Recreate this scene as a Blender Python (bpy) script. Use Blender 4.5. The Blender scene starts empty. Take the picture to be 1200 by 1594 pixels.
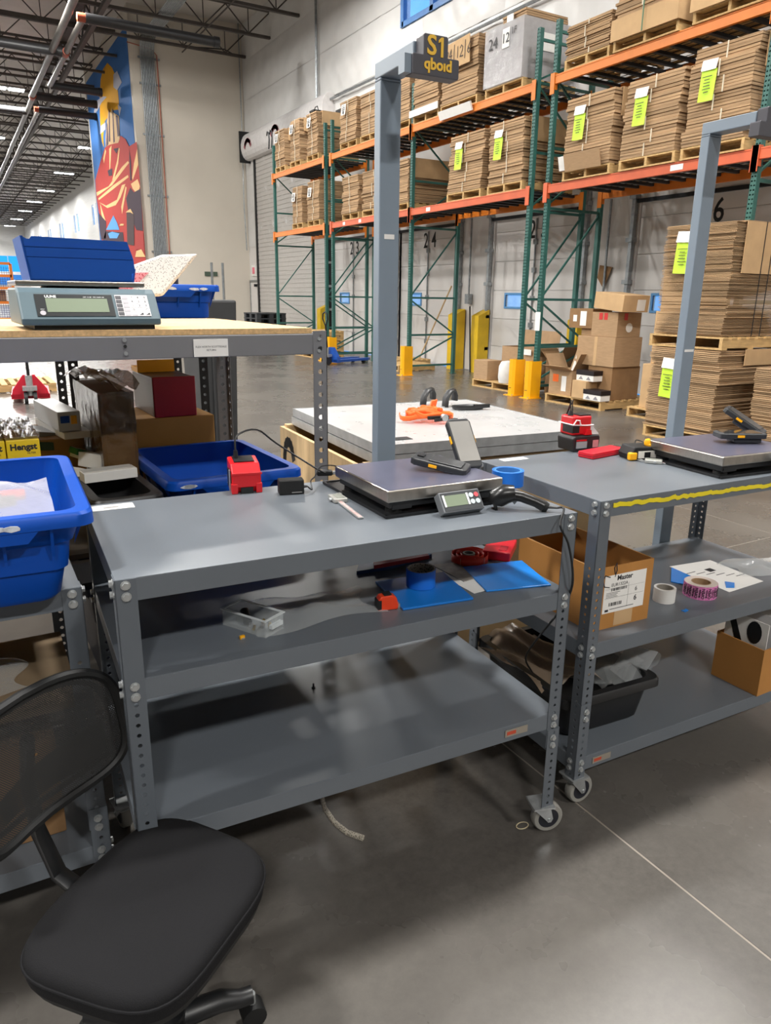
import bpy, math, random
import numpy as np
from mathutils import Matrix, Vector
R = math.radians
rnd = random.Random(7)
SC = bpy.context.scene
COL = SC.collection
# ------------------------------------------------------------------ camera
F, PITCH, ROLL, YAW, EYE = 1143.0, R(16.29), R(.761), R(30.26), 1.62
_f = Vector((math.sin(YAW)*math.cos(PITCH), math.cos(YAW)*math.cos(PITCH), -math.sin(PITCH)))
_r0 = Vector((math.cos(YAW), -math.sin(YAW), 0)); _u0 = _r0.cross(_f)
_r = math.cos(ROLL)*_r0 + math.sin(ROLL)*_u0
_u = -math.sin(ROLL)*_r0 + math.cos(ROLL)*_u0
cam = bpy.data.cameras.new('camera'); camo = bpy.data.objects.new('camera', cam); COL.objects.link(camo)
camo.matrix_world = Matrix(((_r.x, _u.x, -_f.x, 0), (_r.y, _u.y, -_f.y, 0), (_r.z, _u.z, -_f.z, EYE), (0, 0, 0, 1)))
cam.sensor_fit = 'VERTICAL'; cam.sensor_height = 24; cam.lens = F/1594*24
cam.clip_start = .05; cam.clip_end = 400
SC.camera = camo
# ------------------------------------------------------------------ daylight outside, exposure
w = bpy.data.worlds.new('daylight'); SC.world = w; w.use_nodes = True
bg = w.node_tree.nodes['Background']; bg.inputs[0].default_value = (.03, .36, 1, 1); bg.inputs[1].default_value = 1.3
SC.view_settings.view_transform = 'Standard'; SC.view_settings.look = 'None'
SC.view_settings.gamma = 1; SC.view_settings.use_curve_mapping = False
SC.view_settings.exposure = 0.18
LAMP_W = 700          # watts of each ceiling lamp head

def ray(x, y): return _f + (x-600)/F*_r - (y-797)/F*_u
def PZ(x, y, z):      # a measured image point on the level plane z
    d = ray(x, y); t = (z-EYE)/d.z; return Vector((0, 0, EYE)) + t*d
def PX(x, y, X):
    d = ray(x, y); return Vector((0, 0, EYE)) + d*(X/d.x)
def PY(x, y, Y):
    d = ray(x, y); return Vector((0, 0, EYE)) + d*(Y/d.y)

# ------------------------------------------------------------------ materials
def lin(c):
    if isinstance(c, str):
        c = [int(c[i:i+2], 16)/255 for i in (0, 2, 4)]
        c = [(v/12.92 if v <= .04045 else ((v+.055)/1.055)**2.4) for v in c]
    return tuple(c)
MATS = {}
def M(name, col, rough=.5, metal=0., var=.08, scale=8., bump=0., bscale=60., spec=.5, stretch=None, alpha=1., emit=0., trans=0., coat=0., rvar=0.):
    if name in MATS: return MATS[name]
    m = bpy.data.materials.new(name); m.use_nodes = True; nt = m.node_tree; b = nt.nodes['Principled BSDF']
    c = lin(col)
    tc = nt.nodes.new('ShaderNodeTexCoord'); mp = nt.nodes.new('ShaderNodeMapping'); nt.links.new(tc.outputs['Object'], mp.inputs[0])
    if stretch: mp.inputs['Scale'].default_value = stretch
    nz = nt.nodes.new('ShaderNodeTexNoise'); nz.inputs['Scale'].default_value = scale; nz.inputs['Detail'].default_value = 5
    nt.links.new(mp.outputs[0], nz.inputs[0])
    rp = nt.nodes.new('ShaderNodeValToRGB'); rp.color_ramp.elements[0].position = .3; rp.color_ramp.elements[1].position = .7
    rp.color_ramp.elements[0].color = (*[max(0, v*(1-var)) for v in c], 1); rp.color_ramp.elements[1].color = (*[min(1, v*(1+var)) for v in c], 1)
    nt.links.new(nz.outputs[0], rp.inputs[0]); nt.links.new(rp.outputs[0], b.inputs['Base Color'])
    b.inputs['Roughness'].default_value = rough; b.inputs['Metallic'].default_value = metal
    b.inputs['Specular IOR Level'].default_value = spec; b.inputs['Alpha'].default_value = alpha
    b.inputs['Transmission Weight'].default_value = trans
    b.inputs['Coat Weight'].default_value = coat; b.inputs['Coat Roughness'].default_value = .15
    if rvar:
        mr = nt.nodes.new('ShaderNodeMapRange'); mr.inputs[3].default_value = max(.02, rough-rvar); mr.inputs[4].default_value = rough+rvar
        nt.links.new(nz.outputs[0], mr.inputs[0]); nt.links.new(mr.outputs[0], b.inputs['Roughness'])
    if emit:
        b.inputs['Emission Color'].default_value = (*c, 1); b.inputs['Emission Strength'].default_value = emit
    if bump:
        n2 = nt.nodes.new('ShaderNodeTexNoise'); n2.inputs['Scale'].default_value = bscale; n2.inputs['Detail'].default_value = 4
        bp = nt.nodes.new('ShaderNodeBump'); bp.inputs['Strength'].default_value = bump; bp.inputs['Distance'].default_value = .01
        nt.links.new(mp.outputs[0], n2.inputs[0]); nt.links.new(n2.outputs[0], bp.inputs['Height']); nt.links.new(bp.outputs[0], b.inputs['Normal'])
    MATS[name] = m; return m
def film(name, col, a=.25, rough=.15, spec=.6, bump=0., bscale=20.):   # thin clear plastic: partly see-through, glossy
    if name in MATS: return MATS[name]
    m = M(name, col, rough, spec=spec, bump=bump, bscale=bscale); nt = m.node_tree; b = nt.nodes['Principled BSDF']; o = nt.nodes['Material Output']
    t = nt.nodes.new('ShaderNodeBsdfTransparent'); mx = nt.nodes.new('ShaderNodeMixShader')
    fr = nt.nodes.new('ShaderNodeLayerWeight'); fr.inputs[0].default_value = .25
    mr = nt.nodes.new('ShaderNodeMapRange'); mr.inputs[3].default_value = a; mr.inputs[4].default_value = min(1, a+.5)
    nt.links.new(fr.outputs[1], mr.inputs[0]); nt.links.new(mr.outputs[0], mx.inputs[0]); nt.links.new(t.outputs[0], mx.inputs[1]); nt.links.new(b.outputs[0], mx.inputs[2]); nt.links.new(mx.outputs[0], o.inputs[0])
    return m

G = M('grey_powder_coat', '62686f', .36, var=.05, scale=3, bump=.03, bscale=300, rvar=.05)
GP = M('grey_post_coat', '5c6269', .34, var=.05, scale=4)
GS = M('grey_shelf_paint', '66686a', .4, var=.04, scale=4)
GA = M('gantry_paint', '7e8b98', .38, var=.03, scale=3)
STEEL = M('zinc_steel', 'b4b7b8', .3, .6, var=.15, scale=30)
SS = M('brushed_steel', 'b4aea6', .28, 1, var=.12, scale=40, stretch=(1, 12, 1))
ALU = M('aluminium_sheet', 'd2d3d4', .28, .45, var=.06, scale=5, rvar=.03)
BLK = M('black_plastic', '17181a', .4, var=.1, scale=20)
BLKM = M('black_matt', '0e0f10', .6, var=.1, scale=20)
DKS = M('dark_steel', '2b2d30', .5, .6, var=.1)
CARD = M('cardboard', 'a98a68', .85, var=.09, scale=9, stretch=(1, 1, 6))
CARDS = M('carton_edges', 'a88a68', .88, var=.36, scale=1., stretch=(1.2, 1.2, 24), bump=.6, bscale=2.2)
CARDL = M('cardboard_light', 'c2a076', .85, var=.07, scale=6)
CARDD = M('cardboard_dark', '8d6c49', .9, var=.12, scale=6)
CARDI = M('cardboard_inside', '9a774f', .9, var=.08, scale=6)
WOOD = M('pallet_wood', 'c2a06c', .8, var=.2, scale=6, stretch=(1, 6, 6), bump=.2)
PLY = M('plywood', 'c5a77b', .7, var=.12, scale=5, stretch=(1, 6, 1))
OSB = M('particle_board', 'd0ab79', .7, var=.22, scale=90)
ORG = M('beam_orange', 'd97820', .45, var=.1, scale=3)
ORR = M('beam_red_orange', 'cc5c33', .45, var=.12, scale=3)
GRN = M('upright_green', '2f6159', .45, var=.12, scale=5)
YEL = M('guard_yellow', 'f5ae0a', .4, var=.05, scale=4)
YELD = M('bollard_yellow', 'd9b216', .5, var=.1, scale=4)
WHT = M('white_paper', 'e8e6e2', .7, var=.03)
LIME = M('lime_paper', 'c4ea3c', .6, var=.04)
INK = M('ink', '26262a', .6)
BLUE = M('tote_blue', '0645a3', .4, var=.06, scale=5, spec=.25)
BLUED = M('bin_blue', '034ca6', .38, var=.06, scale=5)
NAVY = M('navy_plastic', '131f38', .4, var=.1)
RED = M('tool_red', 'c8141f', .32, var=.06, coat=.2)
REDC = M('case_red', 'd21f30', .36, var=.05)
CREAM = M('wall_cream_paint', 'd2cabd', .75, var=.025, scale=1.2)
INSUL = M('insulation_white', 'd4d3d1', .36, var=.04, scale=2, bump=.9, bscale=3.0, spec=.4)
DOORW = M('dock_door_white', 'd5d2cf', .45, var=.03, scale=2)
GALV = M('galvanised', '9ba0a3', .38, .8, var=.2, scale=15)
JOIST = M('joist_paint', '4a4440', .6, var=.15)
PIPEB = M('black_pipe', '28282a', .45, var=.1)
COUP = M('coupling_red', 'a04428', .5, var=.1)
TEAL = M('scale_housing', '50646d', .4, var=.04)
LCD = M('lcd_glass', '7c8874', .25, var=.03)
FAB = M('chair_fabric', '18181a', .9, var=.08, scale=260, spec=.2, bump=.25, bscale=500)
CLEAR = film('clear_plastic', 'dfe6e8', .08)
BAG = film('poly_bag', 'e0e4e4', .13, .16, bump=.9, bscale=18)
WRAP = film('stretch_wrap', 'd2d2d6', .42, .12, bump=1., bscale=11)
BROWNW = film('brown_wrap', '5a4327', .75, .15, bump=.8, bscale=14)

# ------------------------------------------------------------------ mesh building
class MB:
    def __init__(s): s.v = []; s.f = []; s.sm = []
    def add(s, vs, fs, smooth=False):
        o = len(s.v); s.v += [tuple(v) for v in vs]; s.f += [tuple(i+o for i in f) for f in fs]; s.sm += [smooth]*len(fs); return s
    def bx(s, x0, x1, y0, y1, z0, z1, mat=None):
        vs = [Vector((x, y, z)) for z in (z0, z1) for y in (y0, y1) for x in (x0, x1)]
        if mat is not None: vs = [mat @ v for v in vs]
        return s.add(vs, [(0, 2, 3, 1), (4, 5, 7, 6), (0, 1, 5, 4), (2, 6, 7, 3), (0, 4, 6, 2), (1, 3, 7, 5)])
    def box(s, c, d, rz=0, mat=None):
        m = Matrix.Translation(c) @ Matrix.Rotation(rz, 4, 'Z')
        if mat is not None: m = mat @ m
        return s.bx(-d[0]/2, d[0]/2, -d[1]/2, d[1]/2, -d[2]/2, d[2]/2, m)
    def hexa(s, b, t):   # bottom 4 points, top 4 points (same order, counter-clockwise)
        return s.add(list(b)+list(t), [(3, 2, 1, 0), (4, 5, 6, 7)]+[(i, (i+1) % 4, (i+1) % 4+4, i+4) for i in range(4)])
    def prism(s, poly, ext, mat=None):   # polygon of 3-D points swept by vector ext
        n = len(poly); a = [Vector(p) for p in poly]; b = [p+Vector(ext) for p in a]; vs = a+b
        if mat is not None: vs = [mat @ v for v in vs]
        return s.add(vs, [tuple(range(n-1, -1, -1)), tuple(range(n, 2*n))]+[(i, (i+1) % n, (i+1) % n+n, i+n) for i in range(n)])
    def cyl(s, p0, p1, r0, r1=None, n=14, caps=True, smooth=True):
        p0 = Vector(p0); p1 = Vector(p1); r1 = r0 if r1 is None else r1
        d = (p1-p0).normalized(); a = d.orthogonal().normalized(); b = d.cross(a)
        ring = lambda p, r: [p+r*(math.cos(2*math.pi*i/n)*a+math.sin(2*math.pi*i/n)*b) for i in range(n)]
        s.add(ring(p0, r0)+ring(p1, r1), [(i, (i+1) % n, (i+1) % n+n, i+n) for i in range(n)], smooth)
        if caps:
            s.add(ring(p0, r0), [tuple(range(n-1, -1, -1))]); s.add(ring(p1, r1), [tuple(range(n))])
        return s
    def tube(s, path, r, n=8, closed=False, smooth=True, flat=None):
        P = [Vector(p) for p in path]; k = len(P); rs = []; up = None
        for i in range(k):
            a = P[(i-1) % k] if (closed or i) else P[0]; b = P[(i+1) % k] if (closed or i < k-1) else P[-1]
            t = (b-a).normalized()
            up = (t.orthogonal() if up is None else (up-t*up.dot(t))).normalized(); q = t.cross(up)
            rr = r[i] if isinstance(r, (list, tuple)) else r
            fl = flat if flat else 1
            rs.append([P[i]+rr*(math.cos(2*math.pi*j/n)*up+fl*math.sin(2*math.pi*j/n)*q) for j in range(n)])
        fs = []
        for i in range(k if closed else k-1):
            for j in range(n):
                fs.append((i*n+j, i*n+(j+1) % n, ((i+1) % k)*n+(j+1) % n, ((i+1) % k)*n+j))
        if not closed: fs += [tuple(range(n-1, -1, -1)), tuple((k-1)*n+j for j in range(n))]
        return s.add([v for q in rs for v in q], fs, smooth)
    def lathe(s, prof, c=(0, 0, 0), n=24, smooth=True, axis='Z'):
        vs = []
        for r, z in prof:
            for i in range(n):
                a = 2*math.pi*i/n; p = (r*math.cos(a), r*math.sin(a), z)
                if axis == 'Y': p = (p[0], p[2], p[1])
                if axis == 'X': p = (p[2], p[0], p[1])
                vs.append((p[0]+c[0], p[1]+c[1], p[2]+c[2]))
        k = len(prof); fs = [(i*n+j, i*n+(j+1) % n, (i+1)*n+(j+1) % n, (i+1)*n+j) for i in range(k-1) for j in range(n)]
        return s.add(vs, fs, smooth)
    def grid(s, fn, nu, nv, smooth=True):
        vs = [fn(i/nu, j/nv) for i in range(nu+1) for j in range(nv+1)]
        return s.add(vs, [(i*(nv+1)+j, (i+1)*(nv+1)+j, (i+1)*(nv+1)+j+1, i*(nv+1)+j+1) for i in range(nu) for j in range(nv)], smooth)
    def mesh(s, name, mat):
        me = bpy.data.meshes.new(name); me.from_pydata(s.v, [], s.f)
        if mat: me.materials.append(mat)
        if any(s.sm):
            me.polygons.foreach_set('use_smooth', s.sm); me.set_sharp_from_angle(angle=R(40))
        me.update(); return me
    def build(s, name, mat, parent=None, bevel=0, solid=0, kind=None, loc=None, seg=2, fixn=False):
        me = s.mesh(name, mat)
        if fixn:
            import bmesh
            b = bmesh.new(); b.from_mesh(me); bmesh.ops.recalc_face_normals(b, faces=b.faces); b.to_mesh(me); b.free()
        return put(name, me, parent, bevel, solid, kind, loc, seg)
def put(name, me, parent=None, bevel=0, solid=0, kind=None, loc=None, seg=2):
    o = bpy.data.objects.new(name, me); COL.objects.link(o)
    if parent: o.parent = parent
    if loc: o.location = loc
    if solid:
        m = o.modifiers.new('thick', 'SOLIDIFY'); m.thickness = solid; m.offset = -1
    if bevel:
        m = o.modifiers.new('edge', 'BEVEL'); m.width = bevel; m.segments = seg; m.limit_method = 'ANGLE'; m.angle_limit = R(40)
    if kind: o['kind'] = kind
    return o
def tag(o, label, cat, group=None):
    o['label'] = label; o['category'] = cat
    if group: o['group'] = group
    return o
def thing(name, label, cat, loc=(0, 0, 0), rz=0, group=None):
    o = bpy.data.objects.new(name, None); COL.objects.link(o); o.location = loc; o.rotation_euler = (0, 0, rz); o.empty_display_size = .05
    return tag(o, label, cat, group)
def struct(name, mb, mat, parent=None, **k):
    o = mb.build(name, mat, parent, **k)
    o['kind'] = 'structure'
    return o
def sempty(name, loc=(0, 0, 0)):
    o = bpy.data.objects.new(name, None); COL.objects.link(o); o.location = loc; o['kind'] = 'structure'; return o
def lab(o, text): o['label'] = text; return o
def dup(root, loc, rz, label, group=None):
    r = root.copy(); COL.objects.link(r); r.location = loc; r.rotation_euler = (0, 0, rz); r['label'] = label
    if group: r['group'] = group
    for ch in list(root.children):
        c = ch.copy(); COL.objects.link(c); c.parent = r
        for g in ch.children:
            d = g.copy(); COL.objects.link(d); d.parent = c
    return r
def text_mesh(body, size, depth=.001, align='CENTER', bold=0., res=3, spacing=1.):
    c = bpy.data.curves.new('lettering', 'FONT'); c.body = body; c.size = size; c.extrude = depth; c.align_x = align; c.align_y = 'CENTER'
    c.offset = bold; c.resolution_u = res; c.space_character = spacing
    o = bpy.data.objects.new('lettering', c); COL.objects.link(o)
    dg = bpy.context.evaluated_depsgraph_get(); dg.update()
    me = bpy.data.meshes.new_from_object(o.evaluated_get(dg)); bpy.data.objects.remove(o); bpy.data.curves.remove(c)
    me.materials.clear(); return me
def frame(o, x, y):     # 4x4 from origin, text-right and text-up vectors
    x = Vector(x).normalized(); y = Vector(y); y = (y-x*y.dot(x)).normalized(); z = x.cross(y)
    return Matrix(((x.x, y.x, z.x, o[0]), (x.y, y.y, z.y, o[1]), (x.z, y.z, z.z, o[2]), (0, 0, 0, 1)))
def text(body, size, o, x, y, mat, parent=None, depth=.0008, bold=0., align='CENTER', name='lettering', res=3, spacing=1., sx=1.):
    me = text_mesh(body, size, depth, align, bold, res, spacing); me.transform(Matrix.Diagonal((sx, 1, 1, 1))); me.transform(frame(o, x, y)); me.materials.append(mat)
    return put(name, me, parent)
def stroke_mb(mb, pts, o, x, y, wd, h=.0008):     # hand-written strokes: flat ribbons in the plane (x, y) at o
    m = frame(o, x, y)
    for k in range(len(pts)-1):
        a = Vector((*pts[k], 0)); b = Vector((*pts[k+1], 0)); d = (b-a)
        if d.length < 1e-6: continue
        n = Vector((-d.y, d.x, 0)).normalized()*wd/2; e = d.normalized()*wd/2
        q = [a-n-e, b-n+e, b+n+e, a+n-e]
        mb.prism(q, (0, 0, h), m)
    return mb
def perforated(ncol, cw, nrow, ch, r, n=8, mask=None):
    """flat perforated strip in x (0..ncol*cw), z (0..nrow*ch), y = 0"""
    mb = MB(); seg = [(-1, -1), (0, -1), (1, -1), (1, 0), (1, 1), (0, 1), (-1, 1), (-1, 0)]
    for i in range(ncol):
        for j in range(nrow):
            cx = (i+.5)*cw; cz = (j+.5)*ch
            if mask and not mask(i, j):
                mb.add([(cx-cw/2, 0, cz-ch/2), (cx+cw/2, 0, cz-ch/2), (cx+cw/2, 0, cz+ch/2), (cx-cw/2, 0, cz+ch/2)], [(0, 1, 2, 3)]); continue
            out = [(cx+a*cw/2, 0, cz+b*ch/2) for a, b in seg]
            inn = [(cx+r*math.cos(math.atan2(b, a)), 0, cz+r*math.sin(math.atan2(b, a))) for a, b in seg]
            mb.add(out+inn, [(k, (k+1) % 8, (k+1) % 8+8, k+8) for k in range(8)])
    return mb
# ================================================================== the hall
WX = 10.6                                   # dock wall plane
# --- floor: concrete bays with sawn joints
def concrete():
    m = bpy.data.materials.new('polished_concrete'); m.use_nodes = True; nt = m.node_tree; b = nt.nodes['Principled BSDF']
    tc = nt.nodes.new('ShaderNodeTexCoord')
    def noise(sc, det=6, ro=.6):
        n = nt.nodes.new('ShaderNodeTexNoise'); n.inputs['Scale'].default_value = sc; n.inputs['Detail'].default_value = det; n.inputs['Roughness'].default_value = ro
        nt.links.new(tc.outputs['Object'], n.inputs[0]); return n
    a = noise(.9); f = noise(34, 8, .75)
    mx = nt.nodes.new('ShaderNodeMath'); mx.operation = 'MULTIPLY_ADD'; mx.inputs[1].default_value = .45
    nt.links.new(f.outputs[0], mx.inputs[0]); nt.links.new(a.outputs[0], mx.inputs[2])
    rp = nt.nodes.new('ShaderNodeValToRGB'); e = rp.color_ramp.elements
    e[0].position = .45; e[0].color = (*lin('464340'), 1); e[1].position = .95; e[1].color = (*lin('65615c'), 1)
    nt.links.new(mx.outputs[0], rp.inputs[0])
    vo = nt.nodes.new('ShaderNodeTexVoronoi'); vo.inputs['Scale'].default_value = 2.2; nt.links.new(tc.outputs['Object'], vo.inputs[0])
    ck = nt.nodes.new('ShaderNodeMath'); ck.operation = 'LESS_THAN'; ck.inputs[1].default_value = .018; nt.links.new(vo.outputs['Distance'], ck.inputs[0])
    mc = nt.nodes.new('ShaderNodeMix'); mc.data_type = 'RGBA'; mc.inputs['B'].default_value = (*lin('99938b'), 1)
    nt.links.new(ck.outputs[0], mc.inputs['Factor']); nt.links.new(rp.outputs[0], mc.inputs['A']); nt.links.new(mc.outputs['Result'], b.inputs['Base Color'])
    mr = nt.nodes.new('ShaderNodeMapRange'); mr.inputs[1].default_value = .3; mr.inputs[2].default_value = .7; mr.inputs[3].default_value = .21; mr.inputs[4].default_value = .34
    nt.links.new(a.outputs[0], mr.inputs[0]); nt.links.new(mr.outputs[0], b.inputs['Roughness'])
    bp = nt.nodes.new('ShaderNodeBump'); bp.inputs['Strength'].default_value = .02; bp.inputs['Distance'].default_value = .01
    nt.links.new(f.outputs[0], bp.inputs['Height']); nt.links.new(bp.outputs[0], b.inputs['Normal'])
    b.inputs['Specular IOR Level'].default_value = .5
    return m
CONC = concrete()
JOINT = M('joint_filler', '857d73', .7)
floor = struct('floor', MB().bx(-28, WX, -22, 115, -.3, -.0012), JOINT)
xs = [-28]+[1.62+3.4*k for k in range(-3, 3)]+[WX]; ys = [-22]+[2.95+4.6*k for k in range(-1, 8)]+[115]
for i in range(len(xs)-1):
    for j in range(len(ys)-1):
        g = .004
        MB().bx(xs[i]+g, xs[i+1]-g, ys[j]+g, ys[j+1]-g, -.0012, 0).build('slab', CONC, floor)
# --- walls
def holed(X, y0, y1, z0, z1, holes, th=.25):
    """wall panel in the plane x = X with rectangular openings (y0, y1, z0, z1)"""
    mb = MB(); Y = sorted({y0, y1, *[h[0] for h in holes], *[h[1] for h in holes]}); Z = sorted({z0, z1, *[h[2] for h in holes], *[h[3] for h in holes]})
    for a, b in zip(Y, Y[1:]):
        run = None
        for c, d in zip(Z, Z[1:]):
            if any(h[0] <= a and b <= h[1] and h[2] <= c and d <= h[3] for h in holes):
                if run: mb.bx(X, X+th, a, b, *run); run = None
            else: run = (run[0] if run else c, d)
        if run: mb.bx(X, X+th, a, b, *run)
    return mb
DOORY = [20.24, 16.22, 12.22, 8.22, 4.22]
wy1, wy0 = 17.6, 13.7                         # clerestory window
doorholes = [(y-1.38, y+1.38, 0, 3.25) for y in DOORY]
wall_right = struct('wall_right', holed(WX, -22, 29, 0, 11, doorholes+[(wy0, wy1, 8.0, 9.6)], .1), DOORW)
wall_end = struct('wall_back', MB().bx(6.6, WX, 29, 29.25, 0, 11), CREAM)
MUY = PX(132, 130, 6.595).y+.03
wall_mural = struct('wall_left', MB().bx(6.6, 6.85, 29.25, MUY, 0, 11), CREAM)
WFAR = M('far_wall_panel', 'd8d8d6', .5, var=.05, scale=1.5, stretch=(1, .3, 6))
fw = []
for k in range(7):
    fw += [(51+9.2*k, 52.1+9.2*k, 6.6, 8.0), (52.8+9.2*k, 53.7+9.2*k, 6.6, 8.0)]
wall_far = struct('wall_right_far', holed(WX, MUY, 115, 0, 11, fw, .1), WFAR)
struct('wall_block', MB().bx(6.85, WX, MUY-.25, MUY, 0, 11), CREAM)
fend = [(PY(px, 410, 115).x-.75, PY(px, 410, 115).x+.75) for px in (-25, 3, 23)]
mb = MB(); xx = [-28]+[v for p in fend for v in p]+[WX]
for i in range(0, len(xx), 2): mb.bx(xx[i], xx[i+1], 115, 115.3, 0, 11)
for a, b in fend: mb.bx(a, b, 115, 115.3, 0, 4.3); mb.bx(a, b, 115, 115.3, 6.3, 11)
struct('wall_far_end', mb, WFAR)
struct('trim_blue_band', MB().bx(-28, WX, 114.8, 115, 2.6, 3.9), M('blue_band', '1f74c8', .5))
FARG = M('far_grey_wall', '8b8a86', .7)
struct('wall_near', MB().bx(-28, WX, -22.3, -22, 0, 11), FARG)
struct('wall_far_left', MB().bx(-28.3, -28, -22, 115, 0, 11), FARG)
PANE = film('window_pane', 'b9dcf5', .06, .1)
MILK = film('door_window_pane', 'cfe6f6', .3, .3)
for k in range(7):
    for a, b in ((51, 52.1), (52.8, 53.7)):
        struct('pane', MB().bx(WX+.06, WX+.08, a+9.2*k, b+9.2*k, 6.6, 8.0), PANE, wall_far)
# --- ceiling deck with faced insulation
DECK = M('roof_insulation', 'cfc9c2', .45, var=.08, scale=1.2, bump=.6, bscale=2.5)
ceiling = struct('ceiling', MB().bx(-28.3, WX+.25, -22.3, 115.3, 11, 11.2), DECK)
# --- quilted wall insulation above the dock doors
def quilt(y0, y1, z0, z1, seed):
    q = random.Random(seed); ph = [q.uniform(0, 6.28) for _ in range(8)]
    def fn(u, v):
        y = y0+(y1-y0)*u; z = z0+(z1-z0)*v; e = min(v, 1-v)
        d = .05*math.sqrt(max(0, e))+.012*math.sin(5.1*y+ph[0]+3*z)*math.sin(6*z+ph[1])+.01*math.sin(11*y+ph[2]-7*z)+.006*math.sin(23*y+9*z+ph[3])
        return (WX-.012-max(0, d)*min(1, 8*min(u, 1-u)+.2), y, z)
    return MB().grid(fn, int((y1-y0)*5)+2, 12)
INS2 = INSUL
n = 0
for (a, b) in ((-5, 5.4), (5.4, 11.0), (11.0, 16.7), (16.7, 22.4), (22.4, 28.98)):
    z = 3.42
    while z < 10.9:
        zt = min(z+1.27, 10.95); n += 1
        if z < 9.6 and zt > 8.0 and b > wy0 and a < wy1:      # leave the clerestory free
            for (c, d) in ((a, min(b, wy0-.08)), (max(a, wy1+.08), b)):
                if d-c > .2: struct('insulation_panel', quilt(c, d, z, zt-.015, n), INS2, wall_right)
            if z < 8.0: struct('insulation_panel', quilt(max(a, wy0-.08), min(b, wy1+.08), z, 7.93, n+50), INS2, wall_right)
            if zt > 9.66: struct('insulation_panel', quilt(max(a, wy0-.08), min(b, wy1+.08), 9.68, zt-.015, n+90), INS2, wall_right)
        else: struct('insulation_panel', quilt(a, b, z, zt-.015, n), INS2, wall_right)
        z = zt
WB = M('window_frame_blue', '5580b8', .4)
win = sempty('window_1')
mb = MB()
for y in (wy0, 15.0, 16.3, wy1): mb.bx(WX-.06, WX+.14, y-.07, y+.07, 7.95, 9.65)
for z in (8.0, 9.6): mb.bx(WX-.06, WX+.14, wy0, wy1, z-.06, z+.06)
mb.build('window_frame', WB, win)
for a, b in ((wy0, 15.0), (15.0, 16.3), (16.3, wy1)): MB().bx(WX+.03, WX+.045, a+.07, b-.07, 8.06, 9.54).build('pane', PANE, win)
# vertical conduit and horizontal stay on the quilted wall
tag(MB().tube([(WX-.1, 22.42, 10.9), (WX-.1, 22.42, 7.1)], .04).build('wall_conduit', GALV), 'thin vertical grey conduit on the quilted wall above the racks', 'pipe')
tag(MB().tube([(WX-.14, 22.4, 7.12), (WX-.14, 11, 7.05)], .035).build('wall_rail', GALV), 'long grey level rail on the quilted wall behind the racks', 'rail')
# --- sectional dock doors 23-26
NUMS = {0: '23', 1: '24', 2: '25', 3: '26'}
BLKP = M('door_number_black', '0d0d0d', .6)
for k, yc in enumerate(DOORY):
    d = sempty('door_%d' % (k+1))
    for j in range(6):
        z0 = .6*j; z1 = min(3.25, z0+.6)-.004; hole = [(yc+.37, yc+.93, 1.46, 1.71)] if j == 2 else []
        h = holed(WX+.05, yc-1.375, yc+1.375, z0+.004, z1, hole, .05); h.build('panel', DOORW, d)
    mb = MB()
    for j in range(1, 6): mb.bx(WX+.082, WX+.098, yc-1.375, yc+1.375, .6*j-.03, .6*j+.03)
    mb.build('seam_backing', DOORW, d)  # strips added behind the panel gaps to block leaking daylight
    MB().bx(WX+.06, WX+.07, yc+.37, yc+.93, 1.46, 1.71).build('pane', MILK, d)
    mb = MB()
    for a, b, c, e in ((.33, .97, 1.42, 1.46), (.33, .97, 1.71, 1.75), (.33, .37, 1.46, 1.71), (.93, .97, 1.46, 1.71)): mb.bx(WX+.03, WX+.1, yc+a, yc+b, c, e)
    mb.build('pane_frame', M('door_window_frame', '5a92c4', .5), d)
    for s in (-1, 1):
        t = MB().bx(WX-.1, WX-.02, yc+s*1.44-.035, yc+s*1.44+.035, 0, 3.6)
        for z in (.5, 1.2, 1.9, 2.6, 3.3): t.bx(WX-.14, WX-.02, yc+s*1.44-.07, yc+s*1.44+.07, z, z+.07)
        t.build('track', GALV, d)
    r = MB().tube([(WX+.02, yc+.05, 0), (WX+.02, yc+.05, 3.2)], .018)
    for z in (.55, 1.1, 1.64, 2.2, 2.75): r.bx(WX, WX+.05, yc, yc+.1, z-.05, z+.05)
    r.build('centre_rod', GALV, d)
    MB().bx(WX-.06, WX, yc-1.45, yc+1.45, 3.24, 3.3).build('header_seal', DKS, d)
    if k in NUMS:
        for i, ch in enumerate(NUMS[k]):
            text(ch, .5, (WX+.047, yc+.2-.36*i, 2.98), (0, -1, 0), (0, 0, 1), BLKP, d, name='numeral', bold=.006, sx=.85)
# small stacked pieces of the dock wall: conduits with boxes, vertical seams
for y, nm in ((14.35, 'fourth'), (18.25, 'third'), (10.2, 'nearest')):
    o = MB().tube([(WX-.08, y, 3.35), (WX-.08, y, 1.7)], .022).bx(WX-.14, WX-.03, y-.07, y+.07, 1.5, 1.72).build('dock_conduit', GALV)
    tag(o, {14.35: 'thin conduit with switch box right of the leaning wooden pole', 18.25: 'thin conduit with switch box hidden behind the sign mast', 10.2: 'thin conduit with switch box above the cardboard triangle'}[y], 'pipe')
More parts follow.
